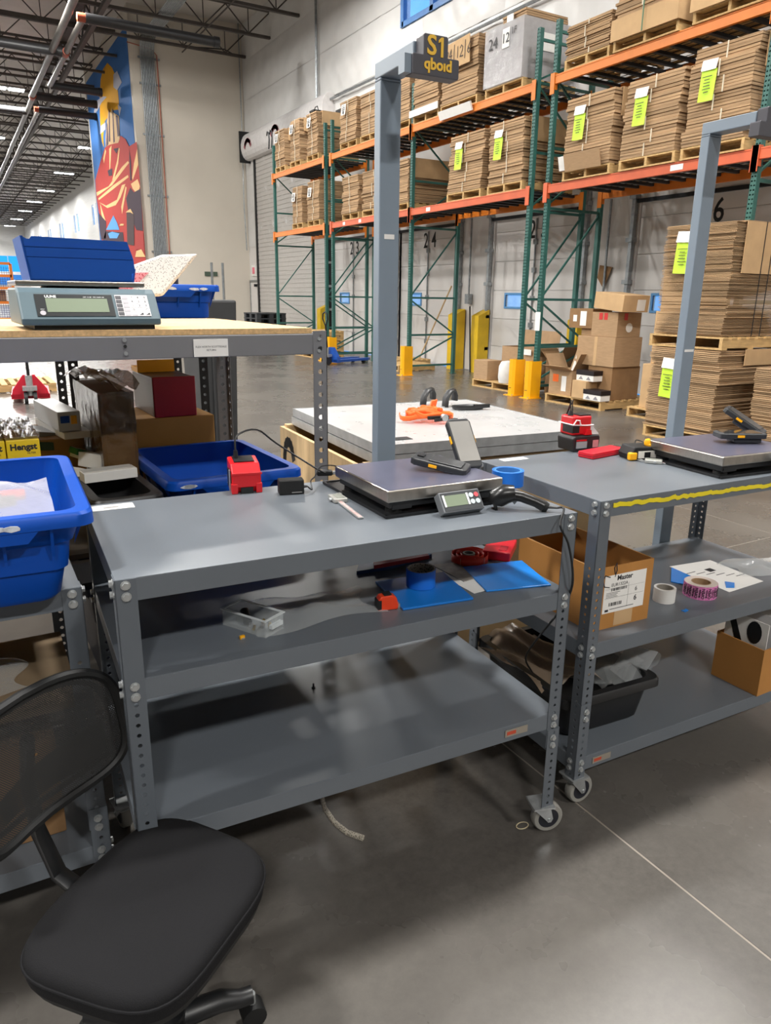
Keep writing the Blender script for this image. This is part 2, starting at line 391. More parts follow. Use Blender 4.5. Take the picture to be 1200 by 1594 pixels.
# --- roll-up door at the far corner
RUY0, RUY1 = 21.75, 27.85
ru = sempty('door_6')
mb = MB()
for j in range(44):
    z = .02+.145*j; mb.bx(WX-.06, WX-.02, RUY0, RUY1, z, z+.125); mb.bx(WX-.045, WX-.02, RUY0, RUY1, z+.125, z+.145)
o = mb.build('slat_curtain', M('rollup_grey', 'bdb9b4', .45, var=.04), ru); o['kind'] = 'stuff'
for y in (RUY0-.06, RUY1+.06): MB().bx(WX-.1, WX, y-.07, y+.07, 0, 6.5).build('guide', DKS, ru)
hood = [(.62*math.cos(a)*.85, .45*math.sin(a)) for a in [R(90+20*i) for i in range(10)]]
prof = [(WX-.02, 0, 7.3)]+[(WX-.16+x*.5, 0, 6.85+z) for x, z in hood]+[(WX-.02, 0, 6.4)]
MB().prism([(x, 21.4, z) for x, _, z in prof], (0, 6.95, 0)).build('hood', M('hood_white', 'd6d3d2', .4), ru, bevel=.01, fixn=True)
MB().bx(WX-.46, WX, 28.35, 28.41, 6.33, 7.38).build('end_plate', BLKM, ru)
PINK = M('hood_mark', 'b56a72', .6)
for yy in (27.6, 25.0):
    mb = MB(); pts = [(.34*math.cos(R(a)), .34*math.sin(R(a))) for a in range(30, 151, 15)]
    mb = stroke_mb(mb, pts, (WX-.44, yy, 6.62), (0, -1, 0), (0, 0, 1), .13, .004); mb.build('mark', PINK, ru)
# man door and exit sign beside the roll-up
md = sempty('door_7')
MB().bx(WX-.05, WX, 28.05, 28.85, 0, 2.12).build('door_leaf', DOORW, md)
mb = MB().bx(WX-.07, WX, 28.0, 28.06, 0, 2.2).bx(WX-.07, WX, 28.84, 28.9, 0, 2.2).bx(WX-.07, WX, 28.0, 28.9, 2.12, 2.2); mb.build('door_frame', GALV, md)
MB().bx(WX-.16, WX-.05, 28.12, 28.2, 1.95, 2.05).build('closer', DKS, md)
ex = thing('exit_sign', 'small white sign with red panel above the corner door', 'sign', (WX, 28.45, 2.35))
MB().bx(-.06, 0, -.2, .2, 0, .4).build('sign_box', WHT, ex); MB().bx(-.066, -.06, -.12, .12, .08, .32).build('red_panel', M('exit_red', 'e8788a', .5), ex)
gs = thing('wall_sign', 'small dark green sign on the cream end wall', 'sign', (9.02, 28.98, 2.4))
MB().bx(-.25, .25, -.02, 0, -.08, .08).build('plate', M('sign_green', '4a5a4c', .6), gs)
# wiring down the corner
tag(MB().tube([(10.45, 28.9, 11), (10.45, 28.9, 7.5), (10.42, 28.9, 5), (10.45, 28.85, 3.3)], .02).build('corner_conduit', GALV), 'thin grey conduit running down the far room corner', 'pipe')
tag(MB().tube([(10.42, 28.95, 9.95), (9.9, 28.9, 10.1), (8.6, 28.6, 9.9)], .02).build('stay_cable', DKS), 'thin cable from far room corner to roof steel', 'cable')
# --- conduit bank on the cream end wall, turning back under the roof
bank = thing('conduit_bank', 'bank of parallel galvanised conduits up the cream end wall', 'pipe', (0, 0, 0))
for i in range(9):
    x = 6.93+.055*i
    MB().tube([(x, 28.93, 2.6), (x, 28.93, 9.5), (x, 28.85, 9.8), (x, 28.6, 10.0-.0*i), (x, 14, 10.0)], .022, n=6).build('conduit', GALV, bank)
MB().tube([(7.48, 28.93, 2.6), (7.48, 28.93, 9.55), (7.3, 28.9, 9.7), (6.5, 28.9, 9.8)], .018, n=6).build('conduit', M('red_conduit', 'a5543c', .5), bank)
for z in (3.1, 5.0, 7.0, 8.6, 9.4):
    MB().bx(6.84, 7.58, 28.955, 28.995, z, z+.06).build('strut', GALV, bank)
# --- mural, flat print on the side of the block
mur = thing('mural', 'tall printed mural of sun over red canyon rocks', 'mural', (0, 0, 0))
def mz(x, y, lay): v = PX(120+x/5.314, 100+y/5.314, 6.595-.0015*lay); return v
def mpoly(pts, col, lay, name):
    c = M('mural_'+col, col, .75, spec=.2, var=.03)
    vs = [mz(x, y, lay) for x, y in pts]
    o = MB().add(vs, [tuple(range(len(vs)))]).build(name, c, mur)
    return o
yA, yB = 29.27, PX(134, 130, 6.595).y
MB().bx(6.585, 6.599, yA, yB, 2.2, 10.4).build('print_sheet', M('mural_sky', '3d72b4', .75, spec=.2, var=.06, scale=.6), mur)
mpoly([(250, -12), (290, 30), (320, 100), (335, 200), (345, 300), (345, 375), (300, 380), (230, 470), (215, 600), (222, 690), (205, 640), (195, 560), (188, 400), (188, 250), (195, 120), (215, 40)], 'e2a41a', 12, 'sun')
for p in ([(300, 85), (330, 55), (345, 90), (370, 150), (330, 215), (300, 190)], [(165, 300), (215, 265), (245, 270), (200, 320), (170, 380), (140, 420), (140, 385)], [(195, 510), (235, 480), (235, 540), (190, 580)], [(335, 330), (365, 360), (350, 430), (345, 400)]):
    mpoly(p, 'b9b9c4', 16, 'cloud')
mpoly([(245, 480), (262, 370), (275, 400), (290, 365), (302, 400), (325, 415), (345, 430), (352, 600), (345, 700), (240, 720), (235, 620)], 'd2b184', 18, 'pale_rock')
for p in ([(262, 370), (268, 380), (275, 640), (262, 640)], [(290, 365), (297, 380), (312, 640), (300, 650)], [(318, 430), (330, 420), (338, 440), (350, 590), (335, 600)], [(245, 480), (252, 500), (258, 660), (240, 690)]):
    mpoly(p, '5b4a56', 22, 'rock_shadow')
mpoly([(150, 960), (195, 800), (230, 690), (270, 665), (340, 650), (360, 590), (400, 620), (430, 680), (470, 655), (492, 640), (500, 720), (521, 1000), (545, 1300), (566, 1594), (590, 1820), (225, 1820), (205, 1470), (180, 1230), (160, 1100)], 'b23a34', 24, 'red_rock')
for p in ([(290, 960), (330, 800), (345, 690), (352, 700), (340, 820), (305, 955)], [(160, 1060), (260, 1010), (370, 850), (420, 800), (430, 815), (380, 880), (290, 1000), (165, 1090)], [(175, 1110), (300, 1000), (420, 915), (425, 935), (290, 1040), (180, 1125)], [(180, 1140), (240, 1170), (330, 1120), (370, 1000), (400, 990), (360, 1100), (320, 1165), (250, 1190)], [(455, 940), (470, 820), (497, 700), (505, 830), (460, 960)], [(445, 990), (500, 950), (520, 1010), (500, 1080), (460, 1030)], [(190, 1150), (215, 1230), (240, 1310), (225, 1310), (200, 1240)], [(215, 780), (232, 700), (240, 720), (222, 820)], [(365, 1180), (400, 1010), (410, 1020), (372, 1240)], [(265, 700), (285, 670), (275, 850), (268, 880)]):
    mpoly(p, 'e6bd84', 28, 'pale_seam')
for p in ([(440, 1020), (470, 1060), (523, 1030), (545, 1380), (490, 1370), (420, 1200), (405, 1110)], [(178, 1230), (240, 1300), (238, 1440), (200, 1450), (188, 1380)], [(252, 880), (290, 860), (290, 920), (262, 925)], [(300, 700), (345, 690), (325, 740)], [(205, 1480), (235, 1380), (380, 1390), (400, 1594), (330, 1594)], [(430, 700), (445, 800), (450, 960), (438, 960)]):
    mpoly(p, '3f2f3c', 30, 'dark_rock')
for p in ([(300, 1250), (330, 1310), (350, 1370), (240, 1370), (270, 1310)], [(255, 1400), (290, 1385), (350, 1400), (330, 1440), (270, 1440)]): mpoly(p, '5a9bd6', 34, 'blue_rock')
mpoly([(408, 1230), (440, 1210), (470, 1250), (472, 1500), (415, 1490)], '4a3a3c', 34, 'dark_tower')
for p in ([(400, 1225), (440, 1195), (465, 1240), (440, 1225)], [(360, 1320), (385, 1320), (385, 1335), (350, 1335)], [(490, 1545), (530, 1530), (566, 1594), (480, 1594)]): mpoly(p, 'e6bd84', 36, 'pale_seam')
mpoly([(475, 1370), (545, 1390), (558, 1560), (500, 1530), (480, 1540)], 'a93a36', 35, 'red_rock')
# --- roof steel
def joist(L):
    mb = MB().bx(-L, 0, -.05, .05, 10.62, 10.7).bx(-L, 0, -.055, .055, 9.84, 9.92)
    x = 0; up = False
    while x > -L+.3:
        a = (x, 0, 10.62 if not up else 9.9); b = (max(-L, x-.75), 0, 9.9 if not up else 10.62); mb.cyl(a, b, .024, n=4, caps=False); x -= .75; up = not up
    k = -1.5
    while k > -L: mb.cyl((k+.75, 0, 9.9), (k+.75, 0, 10.62), .018, n=4, caps=False); k -= 1.5
    return mb
jm1 = joist(38.3).mesh('roof_joist', JOIST); jm2 = joist(34.3).mesh('roof_joist', JOIST)
JY = [2.2+2.4*k for k in range(46)]
for y in JY:
    o = put('roof_joist', jm2 if 29.2 < y < 40 else jm1, loc=((6.58 if 29.2 < y < 40 else 10.58), y, 0))
    tag(o, 'dark open-web steel joist spanning the roof across the hall', 'joist', 'roof joists')
for x, nm in ((5.2, 'right'), (-5.5, 'left')):
    mb = MB().bx(x-.09, x+.09, 2, 112, 10.7, 10.95).bx(x-.07, x+.07, 2, 112, 9.66, 9.8)
    y = 2.2; up = False
    while y < 110: mb.cyl((x, y, 9.8 if up else 10.6), (x, y+1.2, 10.6 if up else 9.8), .035, n=4, caps=False); y += 1.2; up = not up
    tag(mb.build('roof_girder', JOIST), 'deep dark roof girder running lengthwise, the '+nm+'-hand one of two', 'girder')
for x in (8.4, 2.2, -1.5):
    tag(MB().tube([(x, 2, 9.8), (x, 112, 9.8)], .022, n=4).build('bridging_bar', JOIST), 'thin dark bridging bar lengthwise under the roof joists', 'bar', 'bridging bars under the joists')
# --- sprinkler mains and black branch pipes
PIPEG = M('pipe_grey', '5c5854', .4, .35, var=.15, scale=4)
def pipe(name, pts, r, mat, label, coup=(), cr=1.25, group=None):
    t = thing(name, label, 'pipe', (0, 0, 0), 0, group)
    MB().tube(pts, r, n=12).build('pipe_run', mat, t)
    for p, ax in coup:
        v = Vector(ax)*.16; MB().cyl(Vector(p)-v, Vector(p)+v, r*cr, n=12).build('coupling', COUP, t)
    return t
pipe('sprinkler_main', [(3.75, 3, 8.75), (3.9, 33.4, 8.75)], .1, PIPEG, 'long galvanised main pipe hung along the roof', [((3.92, 33.6, 8.75), (0, 1, 0))])
pipe('sprinkler_main', [(4.25, 23.9, 8.75), (4.3, 31.6, 8.75)], .09, PIPEG, 'shorter galvanised pipe beside the long roof main', [((4.25, 23.8, 8.75), (1, 0, 0)), ((4.27, 27.3, 8.75), (0, 1, 0))])
pipe('sprinkler_main', [(3.95, 33.8, 8.75), (4.6, 112, 8.9)], .09, PIPEG, 'galvanised roof main farther off beyond the mural', ())
pipe('sprinkler_main', [(4.35, 35.9, 8.75), (5.0, 112, 8.9)], .08, PIPEG, 'second galvanised pipe of the far pair beyond mural', [((4.35, 35.8, 8.75), (1, 0, 0))])
e1, e2, e3 = PZ(154, 147, 8.75), PZ(146, 166, 8.75), PZ(143, 190, 8.75)
for a, b, y, l in ((4.3, 7.95, 23.8, 'black branch pipe ending in cap before the quilted wall'), (-10, 4.1, 27.3, 'black branch pipe reaching left from the short main'), (4.3, e1.x, 31.6, 'black branch pipe from elbow into the mural, nearest'), (4.0, e2.x, 33.6, 'black branch pipe with red coupling into the mural, middle'), (4.35, e3.x, 35.8, 'black branch pipe with red coupling into mural, farthest'), (-14, 3.9, 36.4, 'black branch pipe reaching left from the far main')):
    t = thing('branch_pipe', l, 'pipe', (0, 0, 0), 0, None); MB().tube([(a, y, 8.75), (b, y, 8.75)], .13, n=12).build('pipe_run', PIPEB, t)
    MB().cyl((b-.1, y, 8.75), (b+.05, y, 8.75), .145, n=12).build('end_cap', PIPEB, t)
# --- high-bay lamps
LENS = M('lamp_lens', 'f4f8ff', .4, emit=14); HOUS = M('lamp_housing', '9a9c9a', .5)
def lamp():
    t = thing('ceiling_light', 'twin-panel high bay ceiling light hanging under the roof joists', 'light', (0, 0, 0), 0, 'high bay lights')
    MB().bx(-.62, .62, -.24, .24, .02, .1).build('housing', HOUS, t, bevel=.01)
    for s in (-1, 1): MB().bx(s*.33-.27, s*.33+.27, -.2, .2, -.005, .02).build('lens', LENS, t)
    MB().tube([(0, 0, .1), (0, 0, 1.3)], .012, n=4).build('hanger', DKS, t)
    return t
AL = bpy.data.lights.new('lamp_glow', 'AREA'); AL.shape = 'RECTANGLE'; AL.size = 1.2; AL.size_y = .45; AL.energy = LAMP_W; AL.color = (1, .975, .93)
AL2 = AL.copy(); AL2.energy = LAMP_W*.45
first = None
spots = [(x, y) for x in (-16, -9.5, -3.1, 3.3) for y in (-7.7, 2.8, 13.3, 23.8, 36.0, 47, 57.5, 68, 78.5, 89, 99.5, 110)]+[(8.2, y) for y in (47.4, 57.9, 68.3, 77, 86, 96, 106)]+[(7.4, 4.5), (7.4, 18.0)]  # closing pair: unseen lamps added to brighten the racks and dock wall
for x, y in spots:
    if first is None: first = lamp(); first.location = (x, y, 9.4); o = first
    else: o = dup(first, (x, y, 9.4), 0, first['label'], 'high bay lights')
for x, y in spots:
    if x < -5 and y < 0: continue
    l = bpy.data.objects.new('lamp_glow', AL2 if x > 7 else AL); COL.objects.link(l); l.location = (x, y, 9.36)
# ================================================================== pallet racking along the dock wall
FX, BX = 8.52, 9.72                          # front and rear upright lines
post_front = None
def upright_mesh():
    m = perforated(2, .038, 112, .0505, .011)      # front flange, holes in pairs
    mb = MB(); mb.add([(x-.038, 0, z) for x, y, z in m.v], m.f)
    for s in (-1, 1): mb.bx(s*.038-.002, s*.038+.002, 0, .07, 0, 5.65)
    mb.bx(-.037, .037, .05, .053, 0, 5.65)
    mb.bx(-.07, .07, -.03, .1, 0, .012)
    # local y points away from the aisle: turn so that +y -> +X
    mb.v = [(y, -x, z) for x, y, z in mb.v]
    return mb.mesh('upright', GRN)
UPM = upright_mesh()
UPB = MB().bx(-.035, .035, -.038, .038, 0, 5.65).bx(-.06, .06, -.06, .06, 0, .012).mesh('rear_upright', GRN)
HZ = [.2, .85, 1.62, 3.02, 3.9, 4.9, 5.5]
def frame_parts(root, y):
    put('upright', UPM, root, loc=(FX, y, 0)); put('rear_upright', UPB, root, loc=(BX, y, 0))
    for z in HZ: MB().bx(FX+.07, BX-.03, y-.018, y+.018, z-.02, z+.02).build('cross_brace', GRN, root)
    for (za, zb, r) in ((.3, .8, 1), (1.56, .88, 1), (1.68, 2.96, 1), (3.1, 3.85, 1), (4.85, 3.95, 1), (4.95, 5.45, 1)):
        a = (FX+.07, y, za); b = (BX-.03, y, zb)
        MB().tube([a, b], .02, n=4).build('diagonal_brace', GRN, root)
def beam(root, x, y0, y1, zt, mat, h=.125, sgn=-1):
    o = MB().bx(x-.025, x+.025, y0+.045, y1-.045, zt-h, zt).bx(x-.03, x+.03, y0+.045, y1-.045, zt-.02, zt).build('beam', mat, root, bevel=.003)
    for y, s in ((y0, 1), (y1, -1)):
        MB().bx(x-.04, x-.03, y-.04*s, y+.05*s, zt-.26, zt+.03).bx(x-.035, x+.03, y+.043*s, y+.05*s, zt-.2, zt+.03).build('end_plate', ORG if mat is ORG else ORR, o)
    return o
def deck(root, y0, y1, z):
    mb = MB()
    n = 3; w = (y1-y0)/n
    for i in range(n):
        for k in range(4):
            y = y0+w*i+w*(k+.5)/4; mb.bx(FX+.03, BX-.03, y-.03, y+.03, z-.045, z-.005)
        for k in range(9):
            x = FX+.05+(BX-FX-.1)*k/8; mb.bx(x-.004, x+.004, y0+w*i+.03, y0+w*(i+1)-.03, z-.006, z+.002)
    o = mb.build('wire_deck', M('deck_wire', '3b3d40', .5, .5), root); o['kind'] = 'stuff'
ZL, ZU = 3.36, 4.9
def rack(frames, label, lowmat, upmat):
    t = thing('pallet_rack', label, 'rack', (0, 0, 0), 0, None)
    for y in frames: frame_parts(t, y)
    for y0, y1 in zip(frames, frames[1:]):
        for x in (FX, BX):
            beam(t, x, y0, y1, ZL, lowmat if x == FX else ORG); beam(t, x, y0, y1, ZU, upmat if x == FX else ORG)
        deck(t, y0+.06, y1-.06, ZL); deck(t, y0+.06, y1-.06, ZU)
    return t
RA = rack([2.35, 6.03, 9.66], 'nearest green and orange pallet rack, with salmon-red lower beam', ORR, ORG)
RB = rack([10.08, 13.75, 17.42], 'long middle pallet rack behind the sign post, green with orange beams', ORR, ORG)
RC = rack([17.8, 21.15], 'farthest pallet rack in front of the roll-up door', ORG, ORG)
# beam labels
def bl(x, y0, w, z, root): MB().bx(x-.029, x-.026, y0-w/2, y0+w/2, z-.1, z-.03).build('beam_label', WHT, root)
bl(FX, 7.15, .2, ZL, RA); bl(FX, 13.05, .14, ZL, RB); bl(FX, 16.7, .12, ZL, RB); bl(FX, 15.9, .12, ZL, RB)
lb = MB().bx(FX-.006, FX-.001, 9.66-.06, 9.66+.06, 1.12, 1.42).build('row_plate', WHT, RA)
# yellow upright guards
def guard(loc, label):
    t = thing('upright_guard', label, 'post guard', loc, 0, None)
    prof = [(-.1, -.085), (.11, -.085), (.11, -.07), (-.06, -.07), (-.09, -.03), (-.09, .03), (-.06, .07), (.11, .07), (.11, .085), (-.1, .085), (-.13, .04), (-.13, -.04)]
    MB().prism([(x, y, 0) for x, y in prof][::-1], (0, 0, .62)).build('shield', YEL, t, fixn=True)
    MB().bx(-.17, .12, -.12, .12, 0, .012).build('base_plate', YEL, t)
    for s in (-1, 1): MB().cyl((-.15, s*.09, .012), (-.15, s*.09, .03), .012, n=6).build('anchor_bolt', STEEL, t)
    MB().bx(-.131, -.128, -.03, .03, .13, .14).build('scratch', DKS, t)
for y, l in ((9.66, 'yellow guard on rack upright, right one of the near pair'), (10.08, 'yellow guard on rack upright, left one of the near pair'), (13.75, 'single yellow guard on rack upright in front of door 24'), (17.42, 'yellow guard behind the blue pallet jack, right one of pair'), (17.8, 'yellow guard behind the blue pallet jack, left one of pair'), (6.03, 'yellow guard hidden behind the tall cardboard stacks')):
    guard((FX-.03, y, 0), l)
# dock bollards (folded steel)
for x, y, l in ((10.4, 14.64, 'tall yellow track guard right of door 24'), (10.4, 13.72, 'tall yellow track guard left of door 25'), (10.3, 10.55, 'tall yellow track guard behind the braced upright pair'), (10.3, 18.0, 'tall yellow track guard seen beside the sign post'), (10.3, 21.75, 'tall yellow track guard at the roll-up door')):
    t = thing('track_guard', l, 'post guard', (x, y, 0))
    MB().prism([(-.14, -.13, 0), (-.14, .13, 0), (.16, .13, 0), (.16, .115, 0), (-.12, .115, 0), (-.12, -.115, 0), (.16, -.115, 0), (.16, -.13, 0)], (0, 0, 1.25)).build('folded_post', YELD, t, fixn=True)
    MB().prism([(-.14, -.13, 1.25), (.16, -.13, 1.25), (.16, -.13, 1.38)], (0, .26, 0)).build('sloped_cap', YELD, t, fixn=True)
# ------------------------------------------------------------------ pallets
def pallet_proto(dx, dy, mat=WOOD):
    """stringers along x (into the rack), deck boards along y; origin at the centre of the base"""
    t = thing('pallet', 'wooden pallet', 'pallet', (0, 0, 0))
    bd = MB().bx(-.045, .045, -dy/2, dy/2, 0, .02).mesh('deck_board', mat)
    for i in range(7): put('deck_board', bd, t, loc=(-dx/2+.05+(dx-.1)*i/6, 0, .12))
    st = MB().bx(-dx/2+.005, dx/2-.005, -.02, .02, 0, .1).mesh('stringer', mat)
    for y in (-dy/2+.025, 0, dy/2-.025): put('stringer', st, t, loc=(0, y, .02))
    for x in (-dx/2+.05, 0, dx/2-.05): put('bottom_board', bd, t, loc=(x, 0, 0))
    return t
PROTO = {}
def pallet(x, y, z, dx, dy, label, rz=0):
    k = (round(dx, 2), round(dy, 2))
    if k not in PROTO:
        PROTO[k] = pallet_proto(dx, dy); o = PROTO[k]; o.location = (x, y, z); o.rotation_euler = (0, 0, rz); o['label'] = label; return o
    return dup(PROTO[k], (x, y, z), rz, label)
# ------------------------------------------------------------------ stacks of flattened cartons
def stack(x0, y0, y1, z0, z1, depth, label, seed, nb=6, layer=.036, note='white', side=.35, lean=0., sheetm=None, notepos=.72, twine=True, jit=.012, notew=.22, side_y=True):
    q = random.Random(seed)
    cx, cy = x0+depth/2, (y0+y1)/2; W = y1-y0; Hh = z1-z0
    t = thing('carton_stack', label, 'cardboard stack', (cx, cy, z0))
    z = 0; k = 0; hb = Hh/nb; tops = []
    for b in range(nb):
        zb1 = hb*(b+1); mb = MB(); ox = q.uniform(-.015, .015); oy = q.uniform(-.02, .02)
        n = max(3, int(round((zb1-z)/layer))); h = (zb1-z)/n
        for i in range(n):
            f = (z+i*h)/Hh; off = lean*f*f
            a = q.uniform(-jit, jit); c = q.uniform(-jit, jit); sg = q.uniform(0, .012)
            mb.bx(-depth/2+ox+a+sg, depth/2+ox+a, -W/2+oy+c+off, W/2+oy+c+off, z+i*h+.005, z+(i+1)*h-.001)
        o = mb.build('bundle', sheetm or CARDS, t)
        if twine:
            yy = q.uniform(-.08, .08)*W+oy+lean*(z/Hh)**2
            MB().bx(-depth/2+ox-.02, -depth/2+ox-.008, yy-.006, yy+.006, z, zb1).build('twine', M('twine_white', 'd8cfba', .8), o)
        z = zb1
    fx = -depth/2-.028
    if side:
        MB().bx(-depth/2+.12, depth/2, -W/2+lean-.045, -W/2+lean-.03, Hh-side, Hh+.01).build('side_sheet', CARDL, t)
        MB().bx(-depth/2+.12, depth/2, -W/2+lean-.04, W/2+lean, Hh+.002, Hh+.014).build('top_sheet', CARD, t)
    if note:
        ny = W*.16+lean*.5; zt = Hh*notepos+.15; nw = notew
        def sheet(za, zb, m, nm):
            def fn(u, v):
                return (fx-.01-.03*(1-v)*abs(u-.4)-.012*(1-v), ny+nw*(.5-u), za+(zb-za)*v-.01*u)
            MB().grid(fn, 4, 4).build(nm, m, t)
        if note == 'white':
            sheet(zt-.22, zt, WHT, 'note_sheet')
            mb = MB()
            for i, wv in enumerate((.5, .7, .7, .35)): mb.bx(fx-.03, fx-.024, ny-nw*wv/2, ny+nw*wv/2, zt-.05-.035*i, zt-.04-.035*i)
            mb.bx(fx-.034, fx-.026, ny-.03, ny+.03, zt-.2, zt-.165); mb.build('print_lines', INK, t)
        else:
            sheet(zt-.12, zt, WHT, 'white_slip'); sheet(zt-.46, zt-.11, LIME, 'lime_note')
            mb = MB()
            for i, wv in enumerate((.6, .3, .4, .4, .5, .3)): mb.bx(fx-.045, fx-.038, ny-nw*wv/2, ny+nw*wv/2, zt-.2-.034*i, zt-.193-.034*i)
            mb.build('print_lines', INK, t)
    return t
ZP = .142
def unit(y0, y1, z, zt, label, plabel, seed, dep=1.12, x0=8.5, **k):
    pallet(x0+dep/2+.01, (y0+y1)/2, z, 1.14, max(.7, y1-y0+.04), plabel)
    return stack(x0, y0, y1, z+ZP, zt, dep, label, seed, **k)
# lower level, near to far
unit(6.2, 7.08, ZL+.002, 4.6, 'carton stack with lime note, nearest on the lower rack level', 'pallet under the nearest lower carton stack', 1, note='lime', lean=-.04, x0=8.46)
unit(7.2, 8.12, ZL+.002, 4.47, 'carton stack with crooked lime note, second on lower level', 'pallet under the second lower carton stack', 2, note='lime', lean=-.03, x0=8.46)
s3 = unit(8.32, 9.25, ZL+.002, 4.47, 'carton stack with lime note and fallen flap on its pallet', 'pallet under the stack with fallen flap', 3, note='lime', x0=8.46)
MB().bx(-.001, .012, -.33, .36, 0, .24).build('fallen_flap', CARD, s3, loc=(-.62, -.02, -.03)).rotation_euler = (0, R(-14), R(3))
MB().bx(0, .006, .36, .5, .02, .22).build('white_slip', WHT, s3, loc=(-.6, 0, -.02)).rotation_euler = (0, R(-14), 0)
unit(10.28, 11.18, ZL+.002, 4.47, 'carton stack with lime note beside the double uprights', 'pallet under the stack beside the double uprights', 5, note='lime')
unit(11.4, 12.42, ZL+.002, 4.46, 'carton stack with lime note, second left of double uprights', 'pallet of the second stack left of the double uprights', 6, note='lime', lean=-.1)
unit(13.84, 14.72, ZL+.002, 4.33, 'carton stack just left of the upright before door 24', 'pallet just left of the upright before door 24', 7, note='white', jit=.012, notepos=.6)
unit(14.82, 15.8, ZL+.002, 4.3, 'carton stack hidden behind the grey sign post, lower level', 'pallet hidden behind the sign post, lower level', 17, note=None)
unit(16.0, 16.8, ZL+.002, 4.3, 'carton stack with big loose flap just left of sign post', 'pallet just left of the sign post, lower level', 8, note=None, side=.5, nb=5)
unit(18.09, 18.8, ZL+.002, 4.43, 'carton stack with white note, right of two on farthest lower level', 'pallet, right of two on the farthest lower level', 9, note='white', side=0, notepos=.68)
unit(19.17, 19.8, ZL+.002, 4.41, 'carton stack with white note, left of two on farthest lower level', 'pallet, left of two on the farthest lower level', 10, note='white', side=0, notepos=.68)
# upper level, near to far
def tray(t, W, dep, h=.2): MB().bx(-dep/2-.05, -dep/2-.035, -W/2-.03, W/2+.03, -.02, h).bx(-dep/2-.05, dep/2, -W/2-.045, -W/2-.035, -.02, h).build('bottom_wrap_sheet', CARDL, t)
u0 = unit(6.13, 7.12, ZU+.002, 5.9, 'carton stack with torn bottom wrap, nearest on top level', 'pallet of nearest stack on the top level', 20, note=None, x0=8.46); tray(u0, .99, 1.12, .14)
u1 = unit(7.36, 8.42, ZU+.002, 5.95, 'carton stack in cardboard tray on top level, second nearest', 'pallet of the tray stack on the top level', 21, note=None, x0=8.46); tray(u1, 1.06, 1.12, .24)
MB().bx(-.64, -.632, -.02, -.005, -.02, .9).build('green_strap', M('strap_green', '3f6a4c', .5), u1)
unit(8.56, 9.42, ZU+.002, 5.48, 'short carton stack beside top of the near uprights', 'pallet of the short top-level stack', 22, note=None, side=0, x0=8.5)
u3 = unit(10.4, 11.36, ZU+.002, 5.88, 'grey film-wrapped carton stack marked 24 12, top level', 'pallet under the film-wrapped stack', 23, note=None, side=0, twine=False, nb=5, jit=.004, sheetm=M('carton_grey', '94877a', .7, var=.2, scale=1., stretch=(1, 1, 14)))
MB().grid(lambda u, v: (-.6, .5-1.0*u, .0+.86*v) if v < .999 else (-.6, .5-1.0*u, .86), 10, 8).grid(lambda u, v: (-.6+1.2*u, -.5, .86*v), 10, 8).grid(lambda u, v: (-.6+1.2*u, -.5+1.0*v, .86), 6, 6).build('stretch_wrap', WRAP, u3)
MB().bx(-.612, -.606, -.16, .02, .5, .78).build('white_card', WHT, u3)
MB().bx(-.25, .05, -.512, -.506, .42, .68).build('side_card', WHT, u3)
def hand(t, body, y, z, x, size):
    text(body, size, (x, y, z), (0, -1, 0), (0, 0, 1), INK, t, name='handwriting')
hand(u3, '24', .26, .62, -.616, .24); hand(u3, '12', -.07, .63, -.618, .2); hand(u3, '1F', -.27, .7, -.616, .14)
o = stack(8.75, 10.7, 11.3, 5.93, 6.15, .9, 'low carton stack lying on top of the film-wrapped stack', 33, nb=1, side=0, note=None, twine=False)
MB().bx(-.49, -.475, -.02, .14, .05, .2).build('white_slip', WHT, o)
u4 = unit(11.62, 12.72, ZU+.002, 5.98, 'carton stack with flap marked 24 12 6 beside the sign', 'pallet of the stack marked 24 12 6', 24, note=None, twine=False, nb=4, jit=.014, layer=.05)
fl = MB().prism([(0, .42, .02), (0, .5, .1), (0, .46, .42), (0, -.5, .46), (0, -.52, .02)][::-1], (.012, 0, 0)).build('marked_flap', CARDL, u4, loc=(-.63, .12, .5), fixn=True)
m = MB()
SEG = {'2': [(0, .8), (.25, 1), (.5, .8), (.4, .5), (0, 0), (.55, 0)], '4': [(.35, 0), (.35, 1), (0, .4), (.55, .4)], '1': [(.2, 0), (.25, 1)], '6': [(.5, 1), (.1, .6), (0, .2), (.25, 0), (.5, .2), (.3, .45), (.05, .35)], '|': [(.2, -.3), (.25, 1.3)]}
xx = 0
for ch in '24|12|6':
    m = stroke_mb(m, [(xx+px*.16, py*.17) for px, py in SEG[ch]], (-.008, .2, .16), (0, -1, 0), (0, 0, 1), .012, .003); xx += .11
m.build('handwriting', INK, fl)
MB().bx(-.66, -.63, -.5, .5, -.03, .12).build('bottom_wrap_sheet', WHT, u4).rotation_euler = (0, R(-20), 0)
for n_, (ya, yb, zt, l) in enumerate(((12.82, 13.68, 5.72, 'carton stack under the sign plate, tied in bundles'), (13.84, 14.8, 5.88, 'carton stack with white note between sign post and sign'), (15.05, 15.9, 5.85, 'carton stack hidden behind the sign post, top level'), (16.1, 16.9, 5.9, 'carton stack with white note and flap left of the sign post'))):
    t = unit(ya, yb, ZU+.002, zt, l, 'pallet under the '+l.replace('carton ', '').split(',')[0], 40+n_, note='white' if n_ in (1, 3) else None, nb=4, layer=.045, jit=.012, twine=n_ != 0, notepos=.74)
    if n_ == 0: MB().bx(-.62, -.6, -.5, .5, -.02, .1).build('bottom_wrap_sheet', WHT, t)
